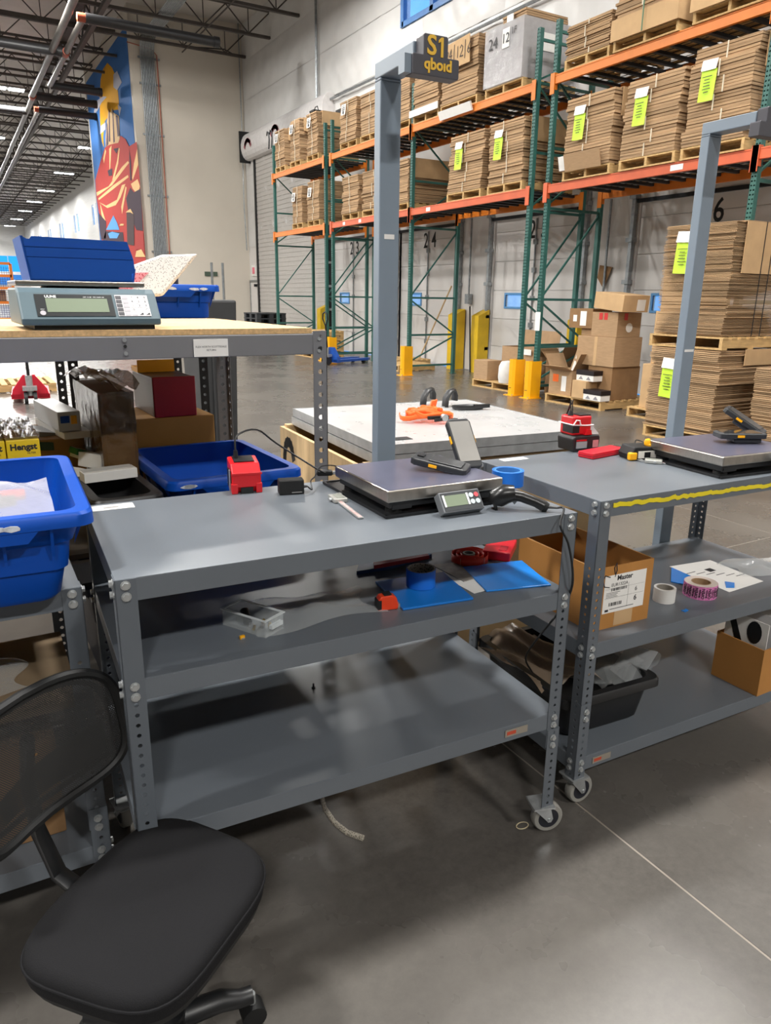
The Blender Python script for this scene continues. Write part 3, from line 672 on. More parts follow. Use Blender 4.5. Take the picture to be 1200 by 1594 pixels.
for n_, (ya, yb, zt, l) in enumerate(((18.15, 18.75, 5.98, 'carton stack with note beside far double uprights, top level'), (19.25, 19.85, 6.02, 'carton stack with note, middle of three on the far top level'), (20.26, 20.92, 5.95, 'narrow carton stack at the far top end of the racks'))):
    unit(ya, yb, ZU+.002, zt, l, 'pallet under the '+l.replace('carton ', ''), 60+n_, note='white', nb=5, notepos=.74, side=.3)
# odd pieces on top of the far stacks
t = thing('square_board', 'black square board standing behind the far top stacks', 'board', (9.66, 18.95, 4.905))
MB().bx(-.01, .01, -.5, .5, 0, 1.45).build('board_sheet', BLKM, t)
t = thing('lantern', 'small black lantern frame above the far top stacks', 'lantern', (9.3, 19.9, 6.03))
mb = MB()
for sx in (-1, 1):
    for sy in (-1, 1): mb.bx(sx*.12-.012, sx*.12+.012, sy*.12-.012, sy*.12+.012, 0, .34)
mb.bx(-.14, .14, -.14, .14, 0, .03).bx(-.14, .14, -.14, .14, .32, .36); mb.build('frame', BLKM, t); MB().tube([(0, -.13, .36), (0, -.07, .46), (0, .07, .46), (0, .13, .36)], .012).build('handle', BLKM, t)
t = thing('wire_hooks', 'pair of thin dark hooks on the far end upright', 'hook', (8.52, 21.2, 5.6))
for s in (0, .22): MB().tube([(0, s, 0), (0, s-.05, .25), (0, s-.02, .42), (0, s+.08, .46), (0, s+.12, .36)], .018).build('hook', DKS, t)
# ------------------------------------------------------------------ floor pallets and boxes before the racks
def carton(name, label, x, y, z, dx, dy, dz, rz=0, mat=CARD, tape=None, group=None, open_=False, flaps=()):
    t = thing(name, label, 'box', (x, y, z), rz, group)
    if open_:
        th = .006; mb = MB().bx(-dx/2, dx/2, -dy/2, dy/2, 0, th)
        mb.bx(-dx/2, -dx/2+th, -dy/2, dy/2, th, dz).bx(dx/2-th, dx/2, -dy/2, dy/2, th, dz).bx(-dx/2+th, dx/2-th, -dy/2, -dy/2+th, th, dz).bx(-dx/2+th, dx/2-th, dy/2-th, dy/2, th, dz)
        mb.build('carton_body', mat, t)
    else: MB().bx(-dx/2, dx/2, -dy/2, dy/2, 0, dz).build('carton_body', mat, t, bevel=.004)
    if tape == 'x-': MB().bx(-dx/2-.002, -dx/2, -.03, .03, 0, dz).build('tape_strip', CARDL, t)
    if tape == 'y-': MB().bx(-.03, .03, -dy/2-.002, -dy/2, 0, dz).build('tape_strip', CARDL, t)
    for side, L, ang in flaps:
        if side in 'ab':
            s = -1 if side == 'a' else 1
            f = MB().bx(0, L, -dy/2+.004, dy/2-.004, 0, .006).build('flap', mat, t, loc=(s*dx/2, 0, dz)); f.rotation_euler = (0, R(-ang if s > 0 else 180+ang), 0)
        else:
            s = -1 if side == 'c' else 1
            f = MB().bx(-dx/2+.004, dx/2-.004, 0, L, 0, .006).build('flap', mat, t, loc=(0, s*dy/2, dz)); f.rotation_euler = (R(ang if s > 0 else 180-ang), 0, 0)
    return t
def face_label(t, x, y, z, w, h, face='x-', mat=WHT, name='label'):
    if face == 'x-': MB().bx(x-.003, x, y-w/2, y+w/2, z, z+h).build(name, mat, t)
    else: MB().bx(x-w/2, x+w/2, y-.003, y, z, z+h).build(name, mat, t)
pallet(8.95, 8.63, 0, 1.05, 1.25, 'floor pallet with mixed boxes, front of the rack')
pallet(8.95, 7.05, 0, 1.0, .95, 'floor pallet with the tall tan boxes, beside big stacks')
pallet(9.15, 10.95, 0, 1.0, 1.25, 'floor pallet with boxes behind the guard pair')
Z0 = .142
b1 = carton('carton', 'open carton with orange sticker, flaps up, left on floor pallet', 8.68, 8.98, Z0, .42, .48, .4, R(4), open_=True, flaps=(('d', .26, 60), ('c', .3, 62), ('a', .2, 20)))
face_label(b1, -.21, .1, .2, .12, .12, 'x-', M('sticker_orange', 'ef6a1e', .5), 'orange_sticker'); face_label(b1, -.21, -.08, .06, .1, .24); 
sl = carton('carton', 'slim carton with white labels standing in the open carton', 8.75, 8.95, .45, .05, .22, .62, R(4)); sl.rotation_euler = (R(16), R(6), 0)
for z, h in ((.05, .16), (.25, .16), (.46, .08)): face_label(sl, -.025, 0, z, .15, h)
carton('carton', 'small plain carton with handwriting, front middle of pallet', 8.56, 8.48, Z0, .3, .3, .27, 0, CARDL)
def shoe(label, x, y, z):
    t = carton('shoebox', label, x, y, z, .2, .36, .09, 0, WHT); MB().bx(-.105, .105, -.185, .185, .09, .16).build('lid', M('lid_black', '1c1418', .4), t)
    for yy in (-.08, .08): MB().prism([(-.103, yy-.05, .02), (-.103, yy+.05, .02), (-.103, yy, .07)], (-.002, 0, 0)).build('print_mark', M('print_grey', '8a8a90', .5), t)
shoe('black-lidded white box on the small plain carton', 8.56, 8.42, Z0+.272); shoe('black-lidded white box low at the pallet edge', 8.5, 8.18, Z0)
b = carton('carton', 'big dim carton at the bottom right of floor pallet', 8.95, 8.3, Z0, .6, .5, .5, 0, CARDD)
b = carton('carton', 'large carton with tape strip in mid pile', 8.92, 8.42, Z0+.502, .58, .78, .44, 0, CARD, 'x-')
c = carton('carton', 'carton with red fragile stickers and round white sticker', 8.9, 8.3, Z0+.945, .5, .52, .36, 0, CARD, None, None, False)
for yy in (.08, -.02): face_label(c, -.25, yy, .25, .07, .1, 'x-', M('sticker_red', 'c5302c', .5), 'red_sticker')
face_label(c, -.08, -.26, .25, .07, .1, 'y', M('sticker_red', 'c5302c', .5), 'red_sticker'); MB().cyl((.0, -.262, .14), (0, -.266, .14), .07, n=12).build('round_sticker', WHT, c)
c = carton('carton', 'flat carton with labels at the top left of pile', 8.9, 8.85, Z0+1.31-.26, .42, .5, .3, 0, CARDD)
face_label(c, -.21, .12, .1, .08, .1); face_label(c, -.21, -.06, .04, .13, .22)
carton('carton', 'plain carton under the flat carton at back left', 8.95, 8.72, Z0+.945, .4, .3, .1, 0, CARD)
c = carton('carton', 'light flat carton tilted on top of the pile', 8.85, 8.2, Z0+1.34, .5, .62, .24, R(-4), CARDL); c.rotation_euler = (R(5), 0, R(-4)); face_label(c, .1, -.31, .02, .16, .16, 'y')
b = carton('carton', 'tan carton with tape strip, bottom of tall pair', 8.82, 7.08, Z0, .6, .58, .62, 0, CARDL, 'x-'); MB().bx(-.303, -.3, -.06, .06, .3, .58).build('paper_slip', WHT, b)
carton('carton', 'plain tall tan carton, middle of the tall pile', 9.0, 6.98, Z0+.622, .7, .75, .72, 0, CARDL)
carton('carton', 'plain tan carton on top of the tall pile', 9.0, 7.0, Z0+1.345, .62, .64, .55, 0, CARDL)
carton('carton', 'small plain carton left on the pallet behind guards', 8.84, 11.35, Z0, .34, .42, .36, 0, CARD)
c = carton('carton', 'wide collapsed carton with white label behind the guards', 9.36, 10.78, Z0, .44, 1.1, .62, R(-2), CARD, open_=True, flaps=(('b', .3, 82),)); face_label(c, -.25, -.25, .5, .22, .1)
t = thing('white_sack', 'small white printed sack left of the yellow guards', 'sack', (8.78, 10.68, Z0))
MB().lathe([(.0, 0), (.15, 0), (.17, .1), (.16, .3), (.12, .38), (0, .4)], n=10).build('sack_body', M('sack_white', 'dcdcda', .6, bump=.5, bscale=9), t)
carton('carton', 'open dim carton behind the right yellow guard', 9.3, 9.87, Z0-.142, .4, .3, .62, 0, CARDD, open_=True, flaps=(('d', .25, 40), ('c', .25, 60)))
t = thing('card_scrap', 'brown cardboard triangle taped to the dock wall', 'cardboard', (WX-.05, 10.25, 1.82)); MB().prism([(0, -.18, .38), (0, .12, .42), (0, .16, .2), (0, -.02, 0)], (.01, 0, 0)).build('scrap', CARDD, t, fixn=True)
# leaning rods
for (a, b, l, c) in (((10.05, 14.2, .01), (10.12, 14.25, 1.75), 'dark rod leaning on yellow track guard right of door 24', DKS), ((10.1, 13.6, .01), (10.2, 13.85, 1.45), 'dark rod leaning at the left side of door 25', DKS), ((10.2, 16.0, .01), (10.45, 14.95, 1.9), 'wooden pole leaning across door 24', PLY)):
    tag(MB().tube([a, b], .018).build('leaning_rod', c), l, 'rod')
# ------------------------------------------------------------------ the tall pair of stacks in front of the rack
pallet(7.92, 5.8, 0, 1.04, 1.0, 'floor pallet below the tall double stack')
pallet(7.94, 5.86, 1.1, 1.04, 1.02, 'pallet between the two tall carton stacks')
sA = stack(7.42, 5.35, 6.3, .142, 1.09, 1.02, 'lower tall carton stack carrying a pallet, right of boxes', 71, nb=5, layer=.02, note='lime', side=0, notepos=.72, twine=False, jit=.014)
sB = stack(7.46, 5.4, 6.32, 1.245, 2.46, 1.0, 'upper tall carton stack with lime note and strapped side sheet', 72, nb=6, layer=.016, note='lime', side=0, notepos=.82, twine=False, jit=.012)
MB().bx(-.35, .55, -.49, -.478, .68, 1.215).build('side_sheet', CARDL, sB); MB().bx(-.35, .55, -.49, .4, 1.215, 1.225).build('top_sheet', CARD, sB)
for x in (-.03, .12): MB().bx(x, x+.008, -.496, -.49, 0, 1.225).build('strap', DKS, sB)
sC = stack(7.62, 4.1, 5.02, .142, .93, 1.1, 'carton stack with tan top sheet at the right photo edge', 73, nb=5, layer=.02, note=None, side=0, twine=False, jit=.01)
MB().bx(-.3, .55, -.49, -.478, .3, .8).build('side_sheet', CARDL, sC)
pallet(8.15, 4.56, 0, 1.1, .98, 'floor pallet under the right-edge carton stack')
MB().bx(-.1, .55, -.5, -.488, .78, .96).build('side_sheet', CARDL, sA)
# ================================================================== steel three-shelf carts
CW = .044; CH = .0254
def flange(h, zh, mirror=False):      # one perforated flange strip of height h, holes below zh
    n = int(round(h/CH)); return perforated(1, CW, n, h/n, .0052, mask=lambda i, j: (j+1)*h/n < zh)
def post_mesh(h, zh, sx, sy, grow=0.):
    mb = MB(); f = flange(h, zh); g = grow
    # front / back flange
    mb.add([((x if sx < 0 else -x)+(-g if sx < 0 else g), (-g if sy < 0 else g), z) for x, y, z in f.v], [t if sx*sy > 0 else t[::-1] for t in f.f])
    mb.add([((-g if sx < 0 else g), (x if sy < 0 else -x)+(-g if sy < 0 else g), z) for x, y, z in f.v], [t[::-1] if sx*sy > 0 else t for t in f.f])
    return mb
HEX = MB().cyl((0, 0, 0), (0, -.0015, 0), .0105, n=12, smooth=False).cyl((0, -.0015, 0), (0, -.0075, 0), .0078, n=6, smooth=False).mesh('bolt', STEEL)
HEXX = HEX.copy(); HEXX.transform(Matrix.Rotation(R(-90), 4, 'Z')); HEXXR = HEX.copy(); HEXXR.transform(Matrix.Rotation(R(90), 4, 'Z'))
RUB = M('grey_rubber', '8e8c86', .6); HUB = M('wheel_hub', '1f2028', .5)
def caster(root, x, y, rz, ztop=.104):
    c = MB()
    c.bx(-.035, .035, -.035, .035, ztop-.006, ztop).cyl((0, 0, ztop-.006), (0, 0, ztop-.014), .028)
    for s in (-1, 1):
        c.prism([(-.026, s*.02, ztop-.014), (.026, s*.02, ztop-.014), (.036, s*.02, .052), (.03, s*.02, .04), (.02, s*.02, .04), (.012, s*.02, .05)], (0, s*.003, 0))
    c.bx(-.03, .03, -.022, .022, ztop-.018, ztop-.012)
    c.cyl((.024, -.027, .05), (.024, .027, .05), .006, n=8)
    o = c.build('caster', STEEL, root, loc=(x, y, 0), fixn=True); o.rotation_euler = (0, 0, rz)
    MB().lathe([(.034, -.0155), (.046, -.015), (.05, -.01), (.05, .01), (.046, .015), (.034, .0155)], (.024, 0, .05), 28, axis='Y').build('tyre', RUB, o, fixn=True)
    MB().lathe([(0, -.012), (.02, -.013), (.0345, -.0145), (.0345, .0145), (.02, .013), (0, .012)], (.024, 0, .05), 24, axis='Y').build('wheel_hub', HUB, o, fixn=True)
def tray(root, name, W, D, z, mat, h=.052, t=.002):
    mb = MB().bx(t, W-t, t, D-t, z-t, z)
    mb.bx(t, W-t, t, t*2, z-h, z-t).bx(t, W-t, D-2*t, D-t, z-h, z-t).bx(t, 2*t, 2*t, D-2*t, z-h, z-t).bx(W-2*t, W-t, 2*t, D-2*t, z-h, z-t)
    mb.bx(2*t, W-2*t, 2*t, .018, z-h, z-h+t).bx(2*t, W-2*t, D-.018, D-2*t, z-h, z-h+t)
    return mb.build(name, mat, root, bevel=.0012)
def cart(name, label, loc, rz, W, D, zt, shelves, zh, yaw=(0, 0, 0, 0), casters=True, zb=.104, zsplit=.379):
    t = thing(name, label, 'cart', loc, rz)
    tray(t, 'top_shelf', W, D, zt, G)
    for z in shelves: tray(t, 'shelf', W, D, z, G)
    for i, (sx, sy) in enumerate(((-1, -1), (1, -1), (1, 1), (-1, 1))):
        x = 0 if sx < 0 else W; y = 0 if sy < 0 else D
        post_mesh(zt-.001-(zsplit-.06), zh-(zsplit-.06), sx, sy).build('post', GP, t, solid=.0022, loc=(x, y, zsplit-.06))
        post_mesh(zsplit-zb, 1, sx, sy, .0026).build('leg_extension', GP, t, solid=.0022, loc=(x, y, zb))
        if casters: caster(t, x-sx*.024, y-sy*.024, yaw[i], zb)
        for z in [zt]+list(shelves):
            for dz in (.014, .039):
                put('bolt', HEX, t, loc=(x-sx*CW/2, y-.0005-(.002 if z < zsplit else 0), z-dz)) if sy < 0 else None
                put('bolt', HEXX if sx < 0 else HEXXR, t, loc=(x+sx*(.0005+(.002 if z < zsplit else 0)), y-sy*CW/2, z-dz))
        if sy < 0:
            for dz in (.028, .054): put('bolt', HEX, t, loc=(x-sx*CW/2, -.0032, zsplit-dz))
    return t
def post_sign(t, x, y, z0, z1, reach, sign):
    """square tube mast bolted behind the cart, arm reaching forward"""
    w_, d_ = .068, .04
    MB().bx(x-w_/2, x+w_/2, y, y+d_, z0, z1-.05).build('mast', GA, t, bevel=.003)
    m = MB().bx(x-w_/2, x+w_/2, y-reach, y+d_, z1-.042, z1).bx(x-w_/2, x+w_/2, y, y+d_, z1-.05, z1-.042).build('arm', GA, t, bevel=.003)
    return m
A0 = PZ(176.7, 904.3, 1.056); B0 = PZ(935.7, 781, 1.056)
C1R, C2R = R(-3.33), R(-2.1)
C1 = cart('bench_cart', 'grey three-shelf steel cart with the lettered sign on its mast, centre', (A0.x, A0.y, 0), C1R, 1.219, .62, 1.056, (.822, .433), .80, (R(150), R(-14), R(20), R(100)))
C2 = cart('bench_cart', 'grey three-shelf steel cart with yellow tape along its front edge', (B0.x, B0.y, 0), C2R, 1.219, .62, 1.056, (.592, .184), .87, (R(0), R(-36), R(20), R(60)), zsplit=.385, zb=.11)
# cart 2 caster front-left is turned like in the photo
post_sign(C1, .938, .622, .3, 2.268, .192, True); post_sign(C2, 1.03, .622, .3, 2.275, .192, True)
# sign plate, stepped outline
SGN = M('sign_charcoal', '47464d', .45, var=.03); SGY = M('sign_yellow', 'e8b93c', .45, var=.03)
def signplate(cart_, x, y, z, full=True):
    o = [(-.032, 0), (.106, 0), (.109, .003), (.109, .045), (.106, .048), (.074, .048), (.074, .093), (.07, .097), (.004, .097), (0, .093), (0, .048), (-.029, .048), (-.032, .045)]
    s = MB().prism([(a, 0, b) for a, b in o], (0, .042, 0)).build('sign_plate', SGN, cart_, loc=(x, y, z), bevel=.002, fixn=True)
    return s
sp = signplate(C1, .912, .388, 2.179)
text('S', .064, (.024, -.0005, .069), (1, 0, 0), (0, 0, 1), SGY, sp, .0015, .0012)
MB().prism([(.051, -.002, .0465), (.0585, -.002, .0465), (.0585, -.002, .0925), (.0525, -.002, .0925), (.0435, -.002, .0845), (.0435, -.002, .078), (.051, -.002, .0825)], (0, .0018, 0)).build('lettering', SGY, sp, fixn=True)
text('qboıd', .037, (.044, -.0005, .027), (1, 0, 0), (0, 0, 1), SGY, sp, .0015, .0012, spacing=1.0)
MB().bx(-.052, -.032, .006, .04, .002, .046).build('bracket', GA, sp)
sp2 = signplate(C2, 1.0, .388, 2.186)
MB().bx(-.017, .017, -.001, 0, 0, .014).build('mast_label', WHT, C1, loc=(.938, .6215, 1.79))
MB().bx(-.026, .026, -.0015, 0, 0, .01).build('mast_label', WHT, C2, loc=(1.03, .6215, 1.42))
# paper strips and stickers on the carts
def on1(x, y): # world -> cart 1 local
    return (Matrix.Rotation(-C1R, 3, 'Z') @ (Vector((x, y, 0))-Vector((A0.x, A0.y, 0))))
def on2(x, y): return (Matrix.Rotation(-C2R, 3, 'Z') @ (Vector((x, y, 0))-Vector((B0.x, B0.y, 0))))
MB().bx(.012, .125, .545, .597, 1.0565, 1.0572).build('paper_label', WHT, C1); MB().bx(.045, .085, .56, .575, 1.0572, 1.0576).build('print_lines', M('print_soft', '9b9a98', .6), C1)
q = on2(*PZ(800, 715, 1.056).xy); MB().bx(q.x-.055, q.x+.055, q.y-.018, q.y+.018, 1.0565, 1.0572).build('paper_label', WHT, C2)
def maker(cart_, x, z, first='red'):
    MB().bx(x-.04, x+.04, -.0012, .001, z-.011, z+.011).build('maker_plate', M('plate_tan', '9c9488', .4, .3), cart_); MB().bx(x-.034, x-.002, -.0018, -.0011, z-.005, z+.006).build('plate_mark', M('plate_red', 'b9482e', .5), cart_)
maker(C1, 1.06, .409); maker(C2, .115, .158)
# torn yellow tape along the front edge of cart 2
q = random.Random(3); mb = MB(); x = .05; prev = (.006, .03)
while x < 1.1:
    dx = q.uniform(.008, .02); lo = min(.024, .006+.02*x+q.uniform(-.003, .003)); hi = min(.045, .012+.05*x)+q.uniform(-.004, .004)
    mb.add([(x, -.0006, 1.05-prev[0]-.012), (x+dx, -.0006, 1.05-lo-.012), (x+dx, -.0006, 1.05-lo+q.uniform(0, .004)+.004*0+.0), (x, -.0006, 1.05-prev[0]+.002)], [(0, 1, 2, 3)])
    prev = (lo, hi); x += dx
mb.build('torn_tape', M('tape_yellow', 'e3cf1f', .5), C2)
# third cart at the left, holding the big blue tote
C3 = cart('bench_cart', 'grey steel cart at left carrying the big blue tote', (.19-.95, 1.725, 0), R(-1), .95, .46, .972, (.27,), .80, casters=True, yaw=(0, 0, 1, 2))
MB().bx(.03, .92, .02, .44, .66, .68).build('mid_board', M('board_brown', '7d6a52', .8), C3)
# ------------------------------------------------------------------ boltless rear shelf with the particle board top
RS = thing('storage_shelf', 'grey boltless storage shelf with particle board top', 'shelf', (0, 0, 0))
GR = M('boltless_grey', '77777a', .5, var=.03)
PX0, PX1, PY0, PY1 = -1.3, 1.08, 2.25, 3.3
def key_post(x, y, sx, sy):
    mb = MB(); f = perforated(1, .05, 40, .0378, .0085); 
    mb.add([((x if sx < 0 else -x), 0, z) for x, yy, z in f.v], f.f if sx < 0 else [t[::-1] for t in f.f])
    f2 = perforated(1, .04, 40, .0378, .0085)
    mb.add([(0, (x if sy < 0 else -x), z) for x, yy, z in f2.v], f2.f)
    o = mb.build('post', GR, RS, solid=.0022, loc=(x, y, 0)); return o
for x, sx in ((PX0, -1), (PX1, 1)):
    for y, sy in ((PY0, -1), (PY1, 1)): key_post(x, y, sx, sy)
for z in (1.503, .84, .30):
    for y in (PY0+.004, PY1-.03): MB().bx(PX0+.05, PX1-.048, y-.002, y+.03, z-.066, z).build('beam', GR, RS, bevel=.003)
    for x in (PX0+.002, PX1-.03): MB().bx(x, x+.028, PY0+.04, PY1-.04, z-.066, z).build('side_beam', GR, RS)
MB().bx(PX0+.01, PX1-.052, PY0+.006, PY1-.01, 1.504, 1.521).build('board', OSB, RS)
for z in (.841, .301): MB().bx(PX0+.052, PX1-.052, PY0+.04, PY1-.04, z, z+.016).build('board', M('board_dark', '54483a', .8), RS)
RIV = MB().cyl((0, 0, 0), (0, -.002, 0), .006, n=10).mesh('rivet', STEEL)
for dx, z in ((0, 1.493), (.001, 1.455)): put('rivet', RIV, RS, loc=(.435+dx, PY0-.0045, z))
MB().cyl((.4355, PY0-.0042, 1.475), (.4355, PY0-.0052, 1.475), .005, n=10).build('hole', BLKM, RS)
for z in (1.487, 1.448): put('rivet', RIV, RS, loc=(1.05, PY0-.003, z))
sg = MB().bx(.634, .74, PY0-.007, PY0-.0045, 1.44, 1.492).build('shelf_label', WHT, RS)
text('FLEX NORTH SCOTTSDALE', .0078, (.687, PY0-.0072, 1.469), (1, 0, 0), (0, 0, 1), INK, sg, .0002); text('RETURN', .0078, (.687, PY0-.0072, 1.459), (1, 0, 0), (0, 0, 1), INK, sg, .0002)
# ================================================================== totes
def tote(name, label, x, y, z, L, W, Hh, rz, mat, lip=.022, taper=.05, ribs=True, wear=True, bands=True):
    """nestable tote: L along local y, W along local x; origin at the centre of its base"""
    t = thing(name, label, 'tote', (x, y, z), rz)
    def ring(w_, l_, zz, r=.035, n=4):
        pts = []
        for cx, cy, a0 in ((w_/2-r, l_/2-r, 0), (-w_/2+r, l_/2-r, 90), (-w_/2+r, -l_/2+r, 180), (w_/2-r, -l_/2+r, 270)):
            for i in range(n+1):
                a = R(a0+90*i/n); pts.append((cx+r*math.cos(a), cy+r*math.sin(a), zz))
        return pts
    wb, lb_ = W-2*lip-2*taper, L-2*lip-2*taper; wt, lt = W-2*lip, L-2*lip; th = .004
    rings = [ring(wb-.02, lb_-.02, 0), ring(wb, lb_, .012)]
    if bands:
        for f in (.36, .66):
            a_, b_ = wb+(wt-wb)*f, lb_+(lt-lb_)*f
            rings += [ring(a_-.01, b_-.01, Hh*(f-.02)), ring(a_+.004, b_+.004, Hh*f)]
    rings += [ring(wt, lt, Hh-.03), ring(wt, lt, Hh-.012), ring(W, L, Hh-.012), ring(W+.004, L+.004, Hh-.03), ring(W+.008, L+.008, Hh-.03), ring(W+.006, L+.006, Hh-.006), ring(W-.004, L-.004, Hh), ring(wt-.01, lt-.01, Hh), ring(wt-2*th, lt-2*th, Hh-.008), ring(wb-2*th, lb_-2*th, .012), ring(wb-.04, lb_-.04, .006)]
    n = len(rings[0]); vs = [v for r in rings for v in r]
    fs = [(i*n+j, i*n+(j+1) % n, (i+1)*n+(j+1) % n, (i+1)*n+j) for i in range(len(rings)-1) for j in range(n)]
    fs += [tuple(range(n-1, -1, -1)), tuple((len(rings)-1)*n+j for j in range(n))]
    MB().add(vs, fs, True).build('tub', mat, t)
    if ribs:
        for s, ax in ((-1, 'y'), (1, 'y'), (1, 'x'), (-1, 'x')):
            m = MB(); ln = W if ax == 'y' else L; hw = (L if ax == 'y' else W)/2-lip
            for f in (-.32, -.12, .12, .32):
                c = f*ln
                if ax == 'y': m.prism([(c-.003, s*hw, Hh-.03), (c-.003, s*(hw+lip-.004), Hh-.03), (c-.003, s*(hw-.012), Hh-.1)], (.006, 0, 0))
                else: m.prism([(s*hw, c-.003, Hh-.03), (s*(hw+lip-.004), c-.003, Hh-.03), (s*(hw-.012), c-.003, Hh-.1)], (0, .006, 0))
            # hand grip, a deeper drop of the rim with sloped ends
            if ax == 'y': m.prism([(-.27*ln, s*(hw+lip+.002), Hh-.03), (.27*ln, s*(hw+lip+.002), Hh-.03), (.22*ln, s*(hw+lip+.002), Hh-.055), (-.22*ln, s*(hw+lip+.002), Hh-.055)], (0, -s*.004, 0))
            m.build('rim_ribs', mat, t, fixn=True)
    if wear:
        q = random.Random(len(label)); 
        for k in range(4):
            m = MB(); c = q.uniform(-.4, .4)*W; w_ = q.uniform(.015, .04)
            p = [(c+w_*math.cos(a)*q.uniform(.6, 1.1), -L/2-.0045, Hh-.019+.007*math.sin(a)*q.uniform(.6, 1.1)) for a in [R(i*45) for i in range(8)]]
            m.prism(p, (0, -.0012, 0)); m.build('sticker_remnant', M('sticker_remnant', 'c9cfd8', .7, var=.2, scale=80), t, fixn=True)
    return t
tote('tote', 'big blue tote with a clear bag inside, on the left cart', .002, 1.89, .974, .62, .45, .214, R(-3), BLUE)
tote('tote', 'empty blue tote behind the red charger, on the rear shelf', .762, 2.575, .858, .6, .46, .195, R(1), BLUE)
tote('tote', 'black tote of filing boxes beside the blue totes', .4, 2.4, .858, .36, .21, .175, R(2), M('tote_black', '1b1b1c', .4), wear=False, taper=.03)
tote('tote', 'dark navy tote deep in the shelf behind the middle cart', .62, 2.6, .318, .6, .72, .42, 0, NAVY, wear=False, taper=.03)
tote('tote', 'blue tote of dark-capped bottles on the shelf behind the scale', .86, 3.62, 1.44, .36, .5, .225, 0, BLUE, taper=.03)
# ---- plastic bag with red parts in the big tote
t = thing('parts_bag', 'clear bag of red and dark parts lying in the big blue tote', 'bag', (0, 1.86, 1.15), R(-3))
q = random.Random(5)
def bagfn(u, v): return (-.2+.36*u, -.2+.34*v, .028*math.sin(3.1*u)*math.sin(3.1*v)+.006*math.sin(17*u+9*v)+.018*v)
MB().grid(bagfn, 16, 12).build('bag_film', film('frosted_bag', 'd4d4da', .22, .25, bump=.5, bscale=14), t)
for i, (x, y, l, m) in enumerate(((-.1, -.06, .1, RED), (-.02, -.05, .09, RED), (.08, .03, .05, RED), (-.14, .02, .09, BLKM), (.05, -.02, .07, BLKM), (-.04, .05, .08, M('part_grey', '747a86', .5)))):
    MB().cyl((x-l/2, y, .008), (x+l/2, y+q.uniform(-.02, .02), .008), .016, .013, n=8).build('part', m, t)
carton('carton', 'tan carton end sticking up inside the big blue tote', -.13, 2.06, 1.0, .14, .1, .17, 0, CARDL)
def flatbag(name, label, x, y, z, w_, l_, h_, rz, mat, seed, cat='bag', ragged=.02):
    t = thing(name, label, cat, (x, y, z), rz); q = random.Random(seed); ph = [q.uniform(0, 6) for _ in range(6)]
    def fn(u, v):
        e = math.sin(math.pi*u)*math.sin(math.pi*v)
        return (w_*(u-.5)+ragged*math.sin(7*v+ph[0])*(u-.5)*2, l_*(v-.5)+ragged*math.sin(6*u+ph[1])*(v-.5)*2, .002+h_*max(0, e)**.6*(.55+.45*math.sin(9*u+ph[2]+4*v)*math.sin(8*v+ph[3]-3*u)))
    MB().grid(fn, 22, 18).build('film_sheet', mat, t); return t
# ------------------------------------------------------------------ on the particle board: counting scale, bin, mailer
t = thing('counting_scale', 'grey-green counting scale with LCD and keypad on particle board', 'scale', (.362, 2.262, 1.5215), R(1))
hw = .187
MB().prism([(-hw, 0, .012), (-hw, -.0, .03), (-hw, .052, .1), (-hw, .075, .112), (-hw, .3, .112), (-hw, .31, .012)][::-1], (2*hw, 0, 0)).build('housing', TEAL, t, bevel=.006, fixn=True)
MB().bx(-.155, .17, .015, .3, 0, .012).build('base_feet', BLKM, t)
MB().bx(-hw+.004, hw-.02, .085, .33, .118, .132).bx(-.1, .1, .12, .26, .112, .118).build('platter', SS, t, bevel=.004)
U = Vector((0, .052, .07)).normalized(); N_ = Vector((0, -.07, .052)).normalized()
def onface(x, s, h=0.): p = Vector((0, 0, .03))+U*s+N_*(h+.0008); return (x, p.y, p.z)
def fpanel(x0, x1, s0, s1, h, th, name, mat, par):
    a = [onface(x0, s0, h), onface(x1, s0, h), onface(x1, s1, h), onface(x0, s1, h)]
    return MB().prism(a, N_*th).build(name, mat, par, fixn=True)
pan = fpanel(-.145, .06, .008, .08, 0, .001, 'display_panel', M('panel_dark', '26292b', .3), t)
fpanel(-.118, .045, .021, .066, .001, .0008, 'lcd', LCD, pan)
Tw = M('print_white', 'e6e8e8', .5)
text('ULINE', .011, onface(-.104, .072, .0012), (1, 0, 0), U, Tw, pan, .0001, .0003)
text('CAP. 10 LBS   MIN. 0.0005 LBS', .0045, onface(.01, .071, .0012), (1, 0, 0), U, Tw, pan, .0001)
text('ZERO', .004, onface(-.13, .03, .0012), (1, 0, 0), U, Tw, pan, .0001)
kp = fpanel(.068, .16, .008, .08, 0, .001, 'keypad', M('keypad_white', 'd6d3d6', .5), t)
q = 0
for j, row in enumerate((('#', '=', '7', '8', '9'), ('#', '=', '4', '5', '6'), ('#', '=', '1', '2', '3'), ('#', '=', '0', '.', 'C'), ('#', '=', '=', '/', '/'))):
    for i, ch in enumerate(row):
        x = .077+.0185*i; s = .071-.0138*j
        k = fpanel(x-.0078, x+.0078, s-.0055, s+.0055, .001, .0008, 'key', M('key_dark', '3a3a40', .5) if ch == '#' else (M('key_grey', 'b2aeb4', .5) if ch == '=' else M('key_white', 'efedee', .5)), kp)
        if ch in '0123456789.C': text(ch, .0095, onface(x, s, .002), (1, 0, 0), U, INK, kp, .0001, .0002, name='key_digit')
        if ch == '/': MB().prism([onface(x-.006, s-.004, .002), onface(x+.006, s-.004, .002), onface(x+.006, s+.004, .002)], N_*.0003).build('key_mark', INK, kp, fixn=True)
MB().cyl(onface(-.13, .018, .001), onface(-.13, .018, .0022), .0075, n=14).build('zero_key', M('key_grey', 'b2aeb4', .5), pan)
